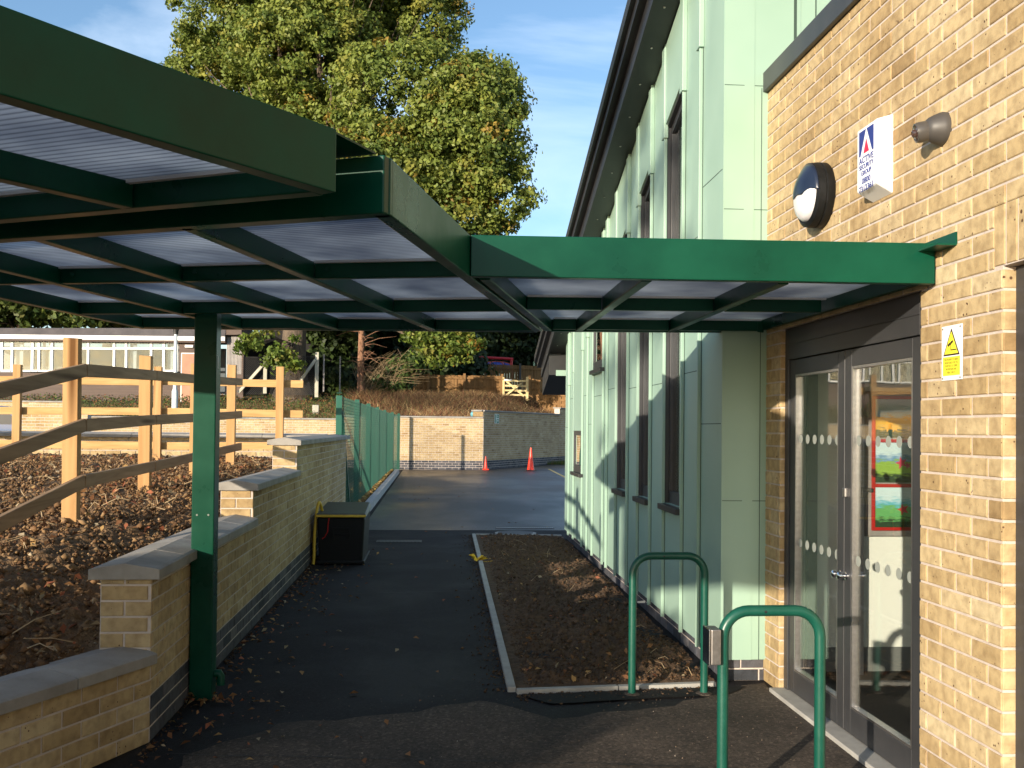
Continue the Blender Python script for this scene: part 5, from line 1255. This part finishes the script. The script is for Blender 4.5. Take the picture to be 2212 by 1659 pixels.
cur=[(28,44),(-26,-10),(86,92),(100,111),(152,168),(276,290),(357,383),(-110,-100),(-74,-68),(60,69)]
for i in range(len(mull)-1):
    x0,x1=mull[i],mull[i+1]; m=MB(); w=2.4
    hbox(m,x0,x0+w,735,802.8,.0,.09); hbox(m,x1-w,x1-.1,735,802.8,.0,.09); hbox(m,x0+w,x1-w,735,738.4,.0,.09); hbox(m,x0+w,x1-w,799,802.8,-.03,.09); hbox(m,x0+w,x1-w,750.5,754.5,.0,.09)
    wn=m.build('window',M['white'],hb); WLOC[wn.name]=WLOC[hb.name]
    m=MB(); hbox(m,x0+w,x1-w,738,799.5,.05,.055); m.build('window_pane',M['hglass'],wn)
for (x0,x1) in cur:
    m=MB(); hbox(m,x0,x1,737,801,.25,.30); m.build('curtain',M['curtain'],hb)
m=MB(); hbox(m,391,434,762,868,-.0,.018); m.build('door_frame',M['white'],hb)
m=MB(); hbox(m,393,432,764,868,-.02,-.002); m.build('door',noisy('door_brown',(.26,.10,.045),(.34,.15,.07),2,.5),hb)
m=MB(); hbox(m,400,418,745,751,-.10,.015); m.build('exit_light',M['white'],hb,bevel=.02)
m=MB()
for k in range(11): hbox(m,489+k*3.0,491.2+k*3.0,727,808,.0,.05)
hbox(m,489,522,727,808,.05,.12); m.build('slatted_screen',M['slat'],hb)
m=MB(); hbox(m,522,526,722,860,-.02,.12); hbox(m,489,524,712,724,-.25,4); m.build('corner_post',M['hutbrown'],hb)
m=MB(); hbox(m,489,522,808.3,862,.04,.12); m.build('lower_screen',M['hutbrown'],hb)
# dark shed gable behind the oak trunk
sh=empty('shed',tuple(PX(640,850,50)),'dark open-sided shed with sloping roof behind the oak trunk','shed')
def quadbox(m,pts,D,th):
    P0=[PX(x,y,D) for x,y in pts]; n=Vector((0,1,0)); k=len(pts)
    m.add([tuple(p) for p in P0]+[tuple(p+n*th) for p in P0],[tuple(range(k)),tuple(range(2*k-1,k-1,-1))]+[(i,(i+1)%k,k+(i+1)%k,k+i) for i in range(k)])
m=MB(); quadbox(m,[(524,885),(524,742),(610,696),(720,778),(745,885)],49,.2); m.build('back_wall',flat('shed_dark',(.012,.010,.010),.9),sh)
m=MB(); quadbox(m,[(520,742),(608,686),(612,694),(528,750)],50,4); quadbox(m,[(608,686),(735,790),(735,800),(610,697)],50,4); m.build('roof',M['felt'],sh)
m=MB(); quadbox(m,[(600,700),(626,697),(626,745),(612,742)],49.7,.1); m.build('gable_boards',M['slat'],sh)
# chain link fence with concrete posts and struts
cf=empty('chain_link_fence',tuple(PX(620,850,43)),'chain-link fence on cranked concrete posts with sloping struts, below the oak','fence')
M['conc_l']=noisy('pale_concrete',(.36,.34,.27),(.52,.49,.40),3,.9)
def pbar(m,x0,y0,x1,y1,D,w,D1=None): m.bar(PX(x0,y0,D),PX(x1,y1,D1 or D),w,w)
for (x,y0,y1) in ((573,768,850),(684,761,858)):
    m=MB(); pbar(m,x,y1,x,y0,41.2,.14); m.build('post',M['conc_l'],cf)
for (a,b,c,d) in ((516,848,568,788),(641,834,681,777)):
    m=MB(); pbar(m,a,b,c,d,41.1,.11); m.build('strut',M['conc_l'],cf)
for (x,y0,y1) in ((699,765,846),(734,770,848)):
    m=MB(); pbar(m,x,y1,x,y0,43.0 if x<720 else 45,.06); m.build('post',M['slat'],cf)
def mesh(pa,pb,z0a,z0b,h,step,name,mat,par):
    V=[];Fc=[]; a=Vector(pa); b=Vector(pb); d=b-a; d.z=0; Ln=d.length; d.normalize(); r=.006
    def wire(p,q):
        dd=(q-p).normalized(); u=dd.cross(Vector((0,1,0))).normalized()*r; w=Vector((0,r,0)); b0=len(V)
        for pt in (p,q): V.extend([tuple(pt+u),tuple(pt+w),tuple(pt-u),tuple(pt-w)])
        for k in range(4): k2=(k+1)%4; Fc.append((b0+k,b0+k2,b0+4+k2,b0+4+k))
    n=int((Ln+h)/step)
    for i in range(n):
        s=i*step
        s0=min(s,Ln); e0=s-s0; s1=max(0,s-h); 
        if s0>s1: 
            wire(a+d*s0+Vector((0,0,e0)),a+d*s1+Vector((0,0,min(h,s-s1)))); wire(a+d*(Ln-s0)+Vector((0,0,e0)),a+d*(Ln-s1)+Vector((0,0,min(h,s-s1))))
    for z in (0.02,h*.5,h-.02): wire(a+Vector((0,0,z)),b+Vector((0,0,z)))
    return npmesh(name,np.array(V),np.array(Fc),mat,par)
pa,pb=PX(524,852,41.3),PX(573,852,41.3); mesh(pa,pb,0,0,1.55,.085,'wire_mesh',M['greydark'],cf)
pa,pb=PX(573,852,41.3),PX(684,856,41.3); pb.z=pa.z; mesh(pa,pb,0,0,1.6,.085,'wire_mesh',M['greydark'],cf)
# white marker stub
p=PX(682.5,887,39.0); m=MB(); m.hexa([(p.x-.12,p.y-.06,p.z-.3),(p.x+.12,p.y-.06,p.z-.3),(p.x+.12,p.y+.06,p.z-.3),(p.x-.12,p.y+.06,p.z-.3),(p.x-.12,p.y-.06,p.z+.22),(p.x+.12,p.y-.06,p.z+.20),(p.x+.12,p.y+.06,p.z+.23),(p.x-.12,p.y+.06,p.z+.20)])
tag(m.build('marker_stub',M['conc_l'],bevel=.01),'short white concrete marker stub in the weeds on the bank','marker')

# ================================================================== BOARD FENCES, GATE, PLAYGROUND
def boardfence(name,label,pts,ztop_px,hgt,board=.15,posts=None,postmat=None,rails=True,zs=None):
    """pts: list of (px, D, py_bottom, py_top)"""
    e=empty(name,tuple(PX(pts[0][0],pts[0][2],pts[0][1])),label,'fence')
    b=MB(); r=MB(); rr=random.Random(len(label))
    for i in range(len(pts)-1):
        A0=PX(pts[i][0],pts[i][2],pts[i][1]); A1=PX(pts[i][0],pts[i][3],pts[i][1]); B0=PX(pts[i+1][0],pts[i+1][2],pts[i+1][1]); B1=PX(pts[i+1][0],pts[i+1][3],pts[i+1][1])
        d=Vector((B0.x-A0.x,B0.y-A0.y,0)); Ln=d.length; d.normalize(); n=Vector((d.y,-d.x,0)); k=int(Ln/board)
        for j in range(k):
            s0=Ln*j/k+.004; s1=Ln*(j+1)/k-.004; f=(j+.5)/k; z0=A0.z*(1-f)+B0.z*f-.5; z1=A1.z*(1-f)+B1.z*f+rr.uniform(-.012,.012); o=rr.uniform(0,.012)
            p=[A0+d*s0-n*o,A0+d*s1-n*o,A0+d*s1-n*(o+.02),A0+d*s0-n*(o+.02)]; b.hexa([(q.x,q.y,z0) for q in p]+[(q.x,q.y,z1) for q in p])
        for f in (.12,.50,.88):
            za=A0.z+(A1.z-A0.z)*f; zb=B0.z+(B1.z-B0.z)*f; r.bar((A0.x+n.x*.03,A0.y+n.y*.03,za),(B0.x+n.x*.03,B0.y+n.y*.03,zb),.05,.085)
    b.build('boards',M['fence'],e,fix=True); r.build('rail',M['fence'],e)
    for (px,D,y0,y1) in (posts or []):
        m=MB(); a=PX(px,y0,D); t=PX(px,y1,D); m.box(a.x-.06,a.x+.06,a.y-.14,a.y-.03,a.z-.4,t.z); m.build('post',postmat or M['fence'],e)
    return e
boardfence('board_fence','lower shaded board fence along the top of the bank, left of the small gate',[(893,50,862,809),(925,50,862,809),(1002,50,861,811),(1082,50.2,859,812)],0,0,posts=[(925,50,862,807),(1002,50,861,807),(1083,50,860,808)])
boardfence('board_fence','upper close-boarded fence behind the lower one, with dark metal posts',[(960,60,850,784),(1003,60,850,785),(1038,60,850,786),(1122,60,850,789),(1172,60.5,850,791)],0,0,posts=[(1038,60,850,782),(1122,60,850,785)],postmat=M['greydark'])
boardfence('board_fence','short board fence between the small gate and the dark eave',[(1139,49.5,862,817),(1166,49.3,858,821)],0,0,posts=[(1142,49.5,862,812)])
boardfence('board_fence','bright sunlit board fence under the dark eave at the right end of the bank',[(1163,47.5,868,848),(1225,46.5,880,852)],0,0,posts=[(1208,46.8,880,846)])
gt=empty('timber_gate',tuple(PX(1110,860,48.6)),'small pale timber field gate with crossed braces on the bank','gate')
Dg=48.8
def gb_(x0,y0,x1,y1,w,h,name,mat=None,dd=0): m=MB(); m.bar(PX(x0,y0,Dg+dd),PX(x1,y1,Dg+dd),w,h); return m.build(name,mat or M['gate'],gt)
gb_(1086.5,860,1086.5,813,.10,.10,'post'); gb_(1137.5,866,1137.5,814,.12,.12,'post')
for y in (822,833,843,852.5): gb_(1089,y,1135,y+1.2,.04,.085,'bar')
gb_(1093,824,1131,856,.03,.085,'brace',dd=-.06); gb_(1093,853,1125,828,.03,.085,'brace',dd=-.10)
m=MB(); m.bar(PX(1088,820.5,Dg-.05),PX(1104,821,Dg-.05),.06,.07); m.build('latch',M['white'],gt)
# climbing frame
cl=empty('climbing_frame',tuple(PX(1065,800,64)),'red tubular climbing frame rising above the upper board fence','climbing frame')
M['redt']=flat('red_tube',(.55,.02,.03),.4); M['bluet']=flat('blue_play_panel',(.06,.09,.36),.5)
for (a,b,c,d) in ((1027,820,1027,770),(1103,820,1103,774)):
    m=MB(); m.tube([PX(a,b,64),PX(c,d,64)],.09,10); m.build('upright',M['redt'],cl,smooth=True)
m=MB(); m.tube([PX(1023,771,64),PX(1107,775.5,64)],.09,10); m.build('crossbar',M['redt'],cl,smooth=True)
for x in (1042,1060,1070,1089):
    m=MB(); m.tube([PX(x,773,64),PX(x,800,64)],.02,6); m.build('chain',M['greydark'],cl)
sd=empty('shade_dome',tuple(PX(1072,810,66)),'low blue and orange dome of play equipment behind the upper fence','play equipment')
pc=PX(1070,800,66); m=MB(); m.lathe([(1.05,0),(1.0,.25),(.8,.42),(.45,.52),(.02,.56)],pc,n=24,sx=1.0); 
for i,v in enumerate(m.v): m.v[i]=(pc.x+(v[0]-pc.x)*1.1,v[1],v[2])
m.build('dome',M['bluet'],sd,smooth=True)
m=MB(); 
for an in (.3,1.1,2.0,2.8): m.tube([(pc.x+1.17*math.cos(an+math.pi)*r,pc.y-1.06*abs(math.sin(an))*r,pc.z+h) for r,h in ((1,.02),(.96,.27),(.78,.44),(.44,.54),(.03,.585))],.03,6)
m.build('rib',flat('orange_rib',(.6,.12,.06),.5),sd)
m=MB(); p=PX(1152,800,63); m.tube([p,PX(1152,781,63)],.05,8); m.tube([PX(1152,781.5,63),PX(1172,782,63)],.04,8); tag(m.build('swing_frame',noisy('pale_tube',(.35,.5,.25),(.5,.6,.4),2,.4)),'pale tubular play frame beside the eave behind the upper fence','play equipment')

# ================================================================== BANK PLANTING, WEEDS, LEAF LITTER
def hz(x,y): return float(gh(x,y))
def gzv(x,y): 
    return gh(x,y)
def blades(name,x,y,z,h,wid,cols,lean=.5,mat=None):
    n=len(x); P=np.stack([x,y,z],1); a=RNG.uniform(0,2*math.pi,n); d=np.stack([np.cos(a),np.sin(a)*.3,np.zeros(n)],1)*wid[:,None]
    l=RNG.normal(size=(n,3))*lean; l[:,2]=1; tip=P+l*h[:,None]; mid=P+(l*np.array([.35,.35,.75]))*h[:,None]*.6
    V=np.stack([P-d,P+d,mid+d*.7,mid-d*.7,tip],1).reshape(-1,3); i=np.arange(n)*5
    F1=np.stack([i,i+1,i+2,i+3],1); F2=np.stack([i+3,i+2,i+4,i+4],1)
    V=V; C=np.repeat(cols,5,axis=0); C=np.concatenate([C,np.ones((len(C),1))],1)
    # split: quads plus triangles as degenerate-free second mesh is avoided by a tiny tip width
    tip2=tip+d*.05; V=np.stack([P-d,P+d,mid+d*.7,mid-d*.7,tip2,tip-d*.05],1).reshape(-1,3); i=np.arange(n)*6
    Fc=np.concatenate([np.stack([i,i+1,i+2,i+3],1),np.stack([i+3,i+2,i+4,i+5],1)]); C=np.repeat(cols,6,axis=0); C=np.concatenate([C,np.ones((len(C),1))],1)
    o=npmesh(name,V,Fc,mat or M['dry'],vcol=C); return o
def pick(pal,w,n): pal=np.array(pal); w=np.array(w,float)/sum(w); return pal[RNG.choice(len(pal),n,p=w)]*RNG.uniform(.7,1.25,(n,1))
n=42000; x=RNG.uniform(-3.6,8.5,n); y=37.1+RNG.random(n)**.8*11.5; y=np.where(x>1.8,y+(x-1.8)*1.9,y)
z=gzv(x,y)-.02; dens=np.array([noise.noise(Vector((a*.55,b*.7,3.3))) for a,b in zip(x,y)]); keep=(dens+RNG.uniform(-.35,.35,n)>-.12)&(z>1); x,y,z,dens=x[keep],y[keep],z[keep],dens[keep]
h=np.clip(.10+.30*RNG.random(len(x))+.30*np.clip(dens,0,1),.06,.75); tone=np.clip(.95+1.5*np.array([noise.noise(Vector((a*.35,b*.5,1.7))) for a,b in zip(x,y)]),.45,1.7)[:,None]
o=blades('dry_weeds',x,y,z,h,RNG.uniform(.008,.02,len(x)),tone*pick([(.18,.105,.045),(.26,.17,.08),(.11,.06,.03),(.36,.26,.13),(.13,.045,.028),(.07,.075,.025)],[4,3,4,1.2,3,1.5],len(x)),.7); o['kind']='stuff'
n=26000; x=RNG.uniform(-19,-3.2,n); y=37.1+RNG.random(n)*4.6; z=gzv(x,y)-.02; h=RNG.uniform(.05,.32,n); o=blades('rough_grass',x,y,z,h,RNG.uniform(.008,.02,n),pick([(.22,.15,.07),(.09,.12,.03),(.15,.10,.05),(.30,.22,.11),(.12,.05,.03)],[3,4,4,1.5,1.5],n),.5); o['kind']='stuff'
# ivy / bramble leaves hugging the bank
n=30000; x=RNG.uniform(-19,8,n); y=37.0+RNG.random(n)*6.5; y=np.where(x>1.8,y+(x-1.8)*1.9,y); z=gzv(x,y)+RNG.uniform(0,.22,n)*(x<-3)+RNG.uniform(0,.08,n)
P=np.stack([x,y,z],1); left=(x<-3.5); cols=np.where(left[:,None],pick([(.06,.10,.025),(.10,.13,.03),(.20,.11,.04),(.28,.10,.04)],[5,3,3,1],n),pick([(.20,.10,.045),(.12,.07,.035),(.30,.13,.05),(.09,.10,.03)],[5,5,3,1],n))
o=leafcloud('ground_cover',P,RNG.normal(size=(n,3))*.6+np.array([0,-.5,1]),RNG.uniform(.02,.06,n),cols,mat=M['dry']); o['kind']='stuff'
# grass tuft by the far wall end and leaf drift along the kerb
n=2500; x=RNG.uniform(4.4,6.2,n); y=W(5,45)[1]+RNG.uniform(-2.2,.2,n)-(6-x)*.0; o=blades('grass_tufts',x,y,x*0+.01,RNG.uniform(.05,.22,n),RNG.uniform(.006,.014,n),pick([(.06,.12,.02),(.10,.14,.03),(.2,.12,.05)],[4,3,2],n),.4); o['kind']='stuff'
n=5200; x=RNG.uniform(-1.75,-1.26,n); y=RNG.uniform(16,33.5,n); z=.10+RNG.uniform(0,.07,n)
o=leafcloud('kerb_leaf_drift',np.stack([x,y,z],1),RNG.normal(size=(n,3))*.6+np.array([0,0,1]),RNG.uniform(.02,.05,n),pick([(.42,.28,.08),(.30,.18,.06),(.20,.10,.04),(.5,.36,.14)],[4,3,2,2],n),mat=M['dry']); o['kind']='stuff'
# soil: clods, stones, dead leaves, straws
def lumps(name,P,R,cols,mat):
    n=len(P); base=np.array([[1,0,0],[-1,0,0],[0,1,0],[0,-1,0],[0,0,1],[0,0,-1]],float); q=RNG.normal(size=(n,3,3)); 
    V=base[None]*R[:,None,None]*RNG.uniform(.6,1.3,(n,6,1))*np.array([1,1,.75]); ang=RNG.uniform(0,6.28,n); c,s=np.cos(ang),np.sin(ang); tl=RNG.uniform(-.6,.6,n)
    X=V[:,:,0]*c[:,None]-V[:,:,1]*s[:,None]; Y=V[:,:,0]*s[:,None]+V[:,:,1]*c[:,None]; Z=V[:,:,2]+X*tl[:,None]
    V=np.stack([X,Y,Z],2)+P[:,None,:]; T=np.array([[0,2,4],[2,1,4],[1,3,4],[3,0,4],[2,0,5],[1,2,5],[3,1,5],[0,3,5]]); Fc=(T[None]+np.arange(n)[:,None,None]*6).reshape(-1,3)
    C=np.repeat(cols,6,axis=0); C=np.concatenate([C,np.ones((len(C),1))],1); return npmesh(name,V.reshape(-1,3),Fc,mat,vcol=C)
M['clod']=leafmat('clod_earth',0.0,.95)
yy=1.8+RNG.random(60000)**1.25*13; xx=-1.6-RNG.random(60000)**1.2*6.5; s_=(xx-n0.x)*nn.x+(yy-n0.y)*nn.y; k=~((s_>-TH-.03)&(yy<n0.y+.1)); xx,yy=xx[k],yy[k]
zz=SZ(xx,yy)+.020; R=RNG.gamma(1.6,.0052,len(xx))+.004; R=np.clip(R,.004,.045)
o=lumps('soil_clods',np.stack([xx,yy,zz+RNG.uniform(-.03,.02,len(xx))],1),R,pick([(.16,.088,.040),(.23,.14,.066),(.11,.058,.026),(.29,.185,.095),(.34,.27,.18)],[5,4,3,1.2,.1],len(xx)),M['clod']); o['kind']='stuff'
u=RNG.random(16000); v=RNG.random(16000)**1.5; A4=[np.array(b_) for b_ in BW]; Pb=(A4[0][None]*(1-u)[:,None]+A4[1][None]*u[:,None])*(1-v)[:,None]+(A4[3][None]*(1-u)[:,None]+A4[2][None]*u[:,None])*v[:,None]
iu=(u*(Xb.shape[1]-1)).astype(int); iv=(v*(Xb.shape[0]-1)).astype(int); zb_=Zb[iv,iu]; keep=(u>.05)&(v>.01)&(v<.99); Pb,zb_=Pb[keep],zb_[keep]
o=lumps('bed_clods',np.concatenate([Pb,zb_[:,None]],1),np.clip(RNG.gamma(1.5,.0035,len(zb_))+.003,.003,.026),pick([(.085,.047,.023),(.13,.076,.038),(.055,.030,.015),(.19,.13,.08)],[5,3,4,.25],len(zb_)),M['clod']); o['kind']='stuff'
def litter(name,P,smin,smax,pal,w,flatness=.5):
    n=len(P); o=leafcloud(name,P,RNG.normal(size=(n,3))*flatness+np.array([0,0,1]),RNG.uniform(smin,smax,n),pick(pal,w,n),mat=M['dry'],aspect=.55,kink=.35); o['kind']='stuff'; return o
LP=[(.30,.15,.06),(.20,.09,.04),(.42,.26,.10),(.35,.12,.06),(.5,.4,.25)]
wq=np.array([max(.02,noise.noise(Vector((a*1.3,b*1.3,9)))+.25) for a,b in zip(xx,yy)]); k=RNG.choice(len(xx),3600,p=wq/wq.sum()); litter('leaf_litter_on_bank',np.stack([xx[k],yy[k],zz[k]+.035],1),.012,.035,LP,[4,4,2,2,1],.6)
k=RNG.choice(len(zb_),240); litter('leaf_litter_in_bed',np.concatenate([Pb[k],zb_[k][:,None]+.012],1),.010,.03,LP,[4,4,2,1,1])
# soil spilled over the edging and along the wall foot
n=1500; e_=RNG.random(n); side_=RNG.random(n)<.6
ax_=np.where(side_,BW[0][0]+(BW[3][0]-BW[0][0])*e_-.05-RNG.gamma(1.1,.05,n),BW[0][0]+(BW[1][0]-BW[0][0])*e_); ay_=np.where(side_,BW[0][1]+(BW[3][1]-BW[0][1])*e_,BW[0][1]+(BW[1][1]-BW[0][1])*e_-.06-RNG.gamma(1.1,.05,n))
wx=XR+.01+RNG.gamma(1.0,.03,900); wy=RNG.uniform(4.6,15,900); ax_=np.concatenate([ax_,wx]); ay_=np.concatenate([ay_,wy])
o=lumps('spilled_soil',np.stack([ax_,ay_,ax_*0+.009],1),np.clip(RNG.gamma(1.5,.0028,len(ax_))+.002,.002,.014),pick([(.08,.048,.026),(.12,.075,.042),(.05,.03,.018)],[5,3,4],len(ax_)),M['clod']); o['kind']='stuff'
# fallen leaves on the asphalt, thicker by the wall base and in the corners
n=420; x=XR+.04+RNG.gamma(.8,.30,n); y=4.2+RNG.random(n)*9; k=x<.4; x,y=x[k],y[k]
x2=RNG.uniform(-1.0,1.9,70); y2=RNG.uniform(3,30,70); m_=~((x2>.45)&(y2>5.6)&(y2<14.5)); x=np.concatenate([x,x2[m_]]); y=np.concatenate([y,y2[m_]])
litter('fallen_leaves',np.stack([x,y,x*0+.018],1),.012,.028,LP,[4,4,2,2,1],.3)
n=60; litter('leaf_drift_at_post',np.stack([px0+RNG.normal(size=n)*.13,py0-.06+RNG.normal(size=n)*.05,.015+RNG.random(n)*.02],1),.012,.03,LP,[4,4,2,2,1],.6)
# straws and dead stems
def straws(name,pts,L0,L1,r,mat):
    m=MB()
    for (a,b,c) in pts:
        an=random.uniform(0,6.28); L_=random.uniform(L0,L1); e=Vector((a+math.cos(an)*L_,b+math.sin(an)*L_,c+random.uniform(-.01,.07))); s=Vector((a,b,c)); mid=s.lerp(e,.5)+Vector((random.uniform(-.02,.02),random.uniform(-.02,.02),random.uniform(.0,.04))); m.tube([s,mid,e],[r,r*.8,r*.4],4,caps=False)
    o=m.build(name,mat,fix=False); o['kind']='stuff'; return o
M['straw']=noisy('dry_straw',(.30,.20,.11),(.50,.38,.22),6,.9)
k=RNG.choice(len(xx),420); straws('dead_stems_on_bank',[(xx[i],yy[i],zz[i]+.02) for i in k],.06,.30,.0035,M['straw'])
k=RNG.choice(len(zb_),34); straws('dead_stems_in_bed',[(Pb[i,0],Pb[i,1],zb_[i]+.008) for i in k],.04,.20,.002,M['straw'])
# grit on the paved apron
n=900; x=RNG.uniform(-1.1,1.95,n); y=RNG.uniform(2.2,5.8,n); o=lumps('grit',np.stack([x,y,x*0+.010],1),RNG.uniform(.0015,.0045,n),pick([(.20,.15,.11),(.35,.3,.25),(.12,.09,.07)],[3,.5,3],n),M['clod']); o['kind']='stuff'
# big yellow maple leaf on the bed edging
p=GPX(1036,1213); yl=MB(); pts=[]
for k in range(22):
    a=2*math.pi*k/22; r=.115*(1.0 if k%4==0 else .42 if k%2 else .68); pts.append((p.x+r*math.cos(a),p.y+r*math.sin(a)*1.2,.03+.055*abs(math.sin(a*1.5))+.02*math.cos(2*a)))
yl.add([(p.x,p.y,.025)]+pts,[(0,1+k,1+(k+1)%22) for k in range(22)]); yl.tube([(p.x,p.y,.03),(p.x+.09,p.y-.05,.02),(p.x+.16,p.y-.05,.03)],.003,5)
ml_,nt_,b_=newmat('yellow_leaf'); tcx=N(nt_,'ShaderNodeTexCoord'); nz_=N(nt_,'ShaderNodeTexNoise'); nz_.inputs['Scale'].default_value=14; L(nt_,tcx.outputs['Object'],nz_.inputs['Vector']); L(nt_,ramp(nt_,nz_.outputs['Fac'],[(.35,(.75,.42,.02)),(.6,(.85,.62,.05))]),b_.inputs['Base Color']); b_.inputs['Roughness'].default_value=.6
tag(yl.build('maple_leaf',ml_,fix=False),'single curled yellow maple leaf lying on the concrete edging of the soil bed','leaf')
p=GPX(1388,1322); m=MB(); m.hexa([(p.x-.03,p.y,.09),(p.x+.03,p.y+.01,.09),(p.x+.03,p.y+.035,.09),(p.x-.03,p.y+.03,.09),(p.x-.03,p.y,.105),(p.x+.03,p.y+.01,.11),(p.x+.03,p.y+.035,.105),(p.x-.03,p.y+.03,.10)]); tag(m.build('paper_scrap',M['white']),'scrap of white paper on the soil bed near the green wall','litter')
# orange-red brick lump on the bank
p=W(-2.95,6.4); m=MB(); m.hexa([(p[0]-.06,p[1]-.04,.78),(p[0]+.05,p[1]-.05,.78),(p[0]+.06,p[1]+.05,.78),(p[0]-.05,p[1]+.04,.78),(p[0]-.05,p[1]-.03,.93),(p[0]+.035,p[1]-.04,.91),(p[0]+.05,p[1]+.03,.92),(p[0]-.03,p[1]+.03,.94)])
tag(m.build('broken_brick',noisy('terracotta',(.38,.17,.08),(.52,.27,.13),12,.9,.5,60),bevel=.012),'lump of broken orange brick on the soil behind the fence post','rubble')

# ================================================================== UNSEEN FOLIAGE ADDED BEHIND THE CAMERA TO SHADE THE YARD
def back(q,dist,z):
    """point dist metres up-sun on the line with lateral coordinate q"""
    cA,sA=math.cos(AZ),math.sin(AZ); return (q*cA-dist*sA, -q*sA-dist*cA, z)
def shader_tree(label,q,dist,blobs,n,tr=.12,leaf=.07):
    bx=back(q,dist,0); e=empty('unseen_shade_tree',bx,label,'tree','unseen foliage added to shade the yard')
    BLs=[]
    for (dq,dz,rq,rz) in blobs:
        c=back(q+dq,dist,dz); BLs.append((c,(rq,rq,rz)))
    P,Nn,S,C,cc=clumps(BLs,n,leaf,MG,MW,per=60,shell=.2,cr=(.22,.42)); leafcloud('crown',P,Nn,S,C,e)
    m=MB(); t=Vector(back(q,dist,max(b[1] for b in blobs))); m.tube([Vector(bx),t],[tr,tr*.4],8); rng=random.Random(3); limbs(m,Vector(bx).lerp(t,.3),t,[cc[i] for i in range(0,len(cc),max(1,len(cc)//14))],tr,rng); m.build('trunk',M['bark'],e)

shader_tree('unseen foliage added behind the viewpoint to shade the bed and near ground',-3.7,5.0,[(-1.25,1.35,.45,.75),(-.75,1.55,.45,.85),(-.25,1.75,.5,.85),(.3,1.7,.5,.85),(.8,1.45,.4,.7),(-.6,.7,.6,.6),(.4,.7,.6,.6)],300)
shader_tree('unseen sparse foliage added behind the viewpoint to dapple the entrance apron',-2.2,6.5,[(-.3,.95,.35,.45),(.15,.75,.3,.3)],7)
shader_tree('unseen tall foliage added farther behind the viewpoint to dapple the cladding',-4.2,15.0,[(.6,7.2,.8,.9),(-.8,6.4,.7,.8),(.1,8.6,.8,.8),(1.6,8.9,.6,.6)],30)
# laid joints and patches in the tarmac
def patch(pts,mat,name,z=.0125,amp=.02,seed=1):
    q=wob([(a,b,1) for a,b in pts],amp,seed); mb=MB(); mb.add([(a,b,z) for a,b,c in q],[tuple(range(len(q)))]); o=mb.build(name,mat); o['kind']='structure'
M['asphalt_patch']=asphalt('fresh_tarmac_patch',(.008,.008,.009),(.014,.013,.014),.7,.85)
patch([(.66,5.50),(1.70,5.66),(1.85,5.83),(.52,5.70)],M['asphalt_patch'],'tarmac_patch',seed=6,amp=.008)
def seam(a,b,w=.012):
    n=60; a=Vector((*a,.0135)); b=Vector((*b,.0135)); rr=random.Random(int(a.y*10)); L_=[];R_=[]
    off=0
    for i in range(n+1):
        p=a.lerp(b,i/n); off=off*.8+rr.uniform(-.008,.008); ww=w*rr.uniform(.5,1.2); d=(b-a).normalized(); nn_=Vector((-d.y,d.x,0)); L_.append(p+nn_*(off+ww/2)); R_.append(p+nn_*(off-ww/2))
    mb=MB(); mb.add([tuple(v) for v in L_+R_],[(i,i+1,n+2+i,n+1+i) for i in range(n)]); o=mb.build('tarmac_joint',M['seal']); o['kind']='structure'
M['seal']=flat('joint_sealant',(.004,.004,.005),.6)
seam((-1.25,13.2),(1.5,15.1)); seam((-1.28,9.1),(.55,9.4),.008); seam((-1.2,4.75),(1.95,4.35),.007)
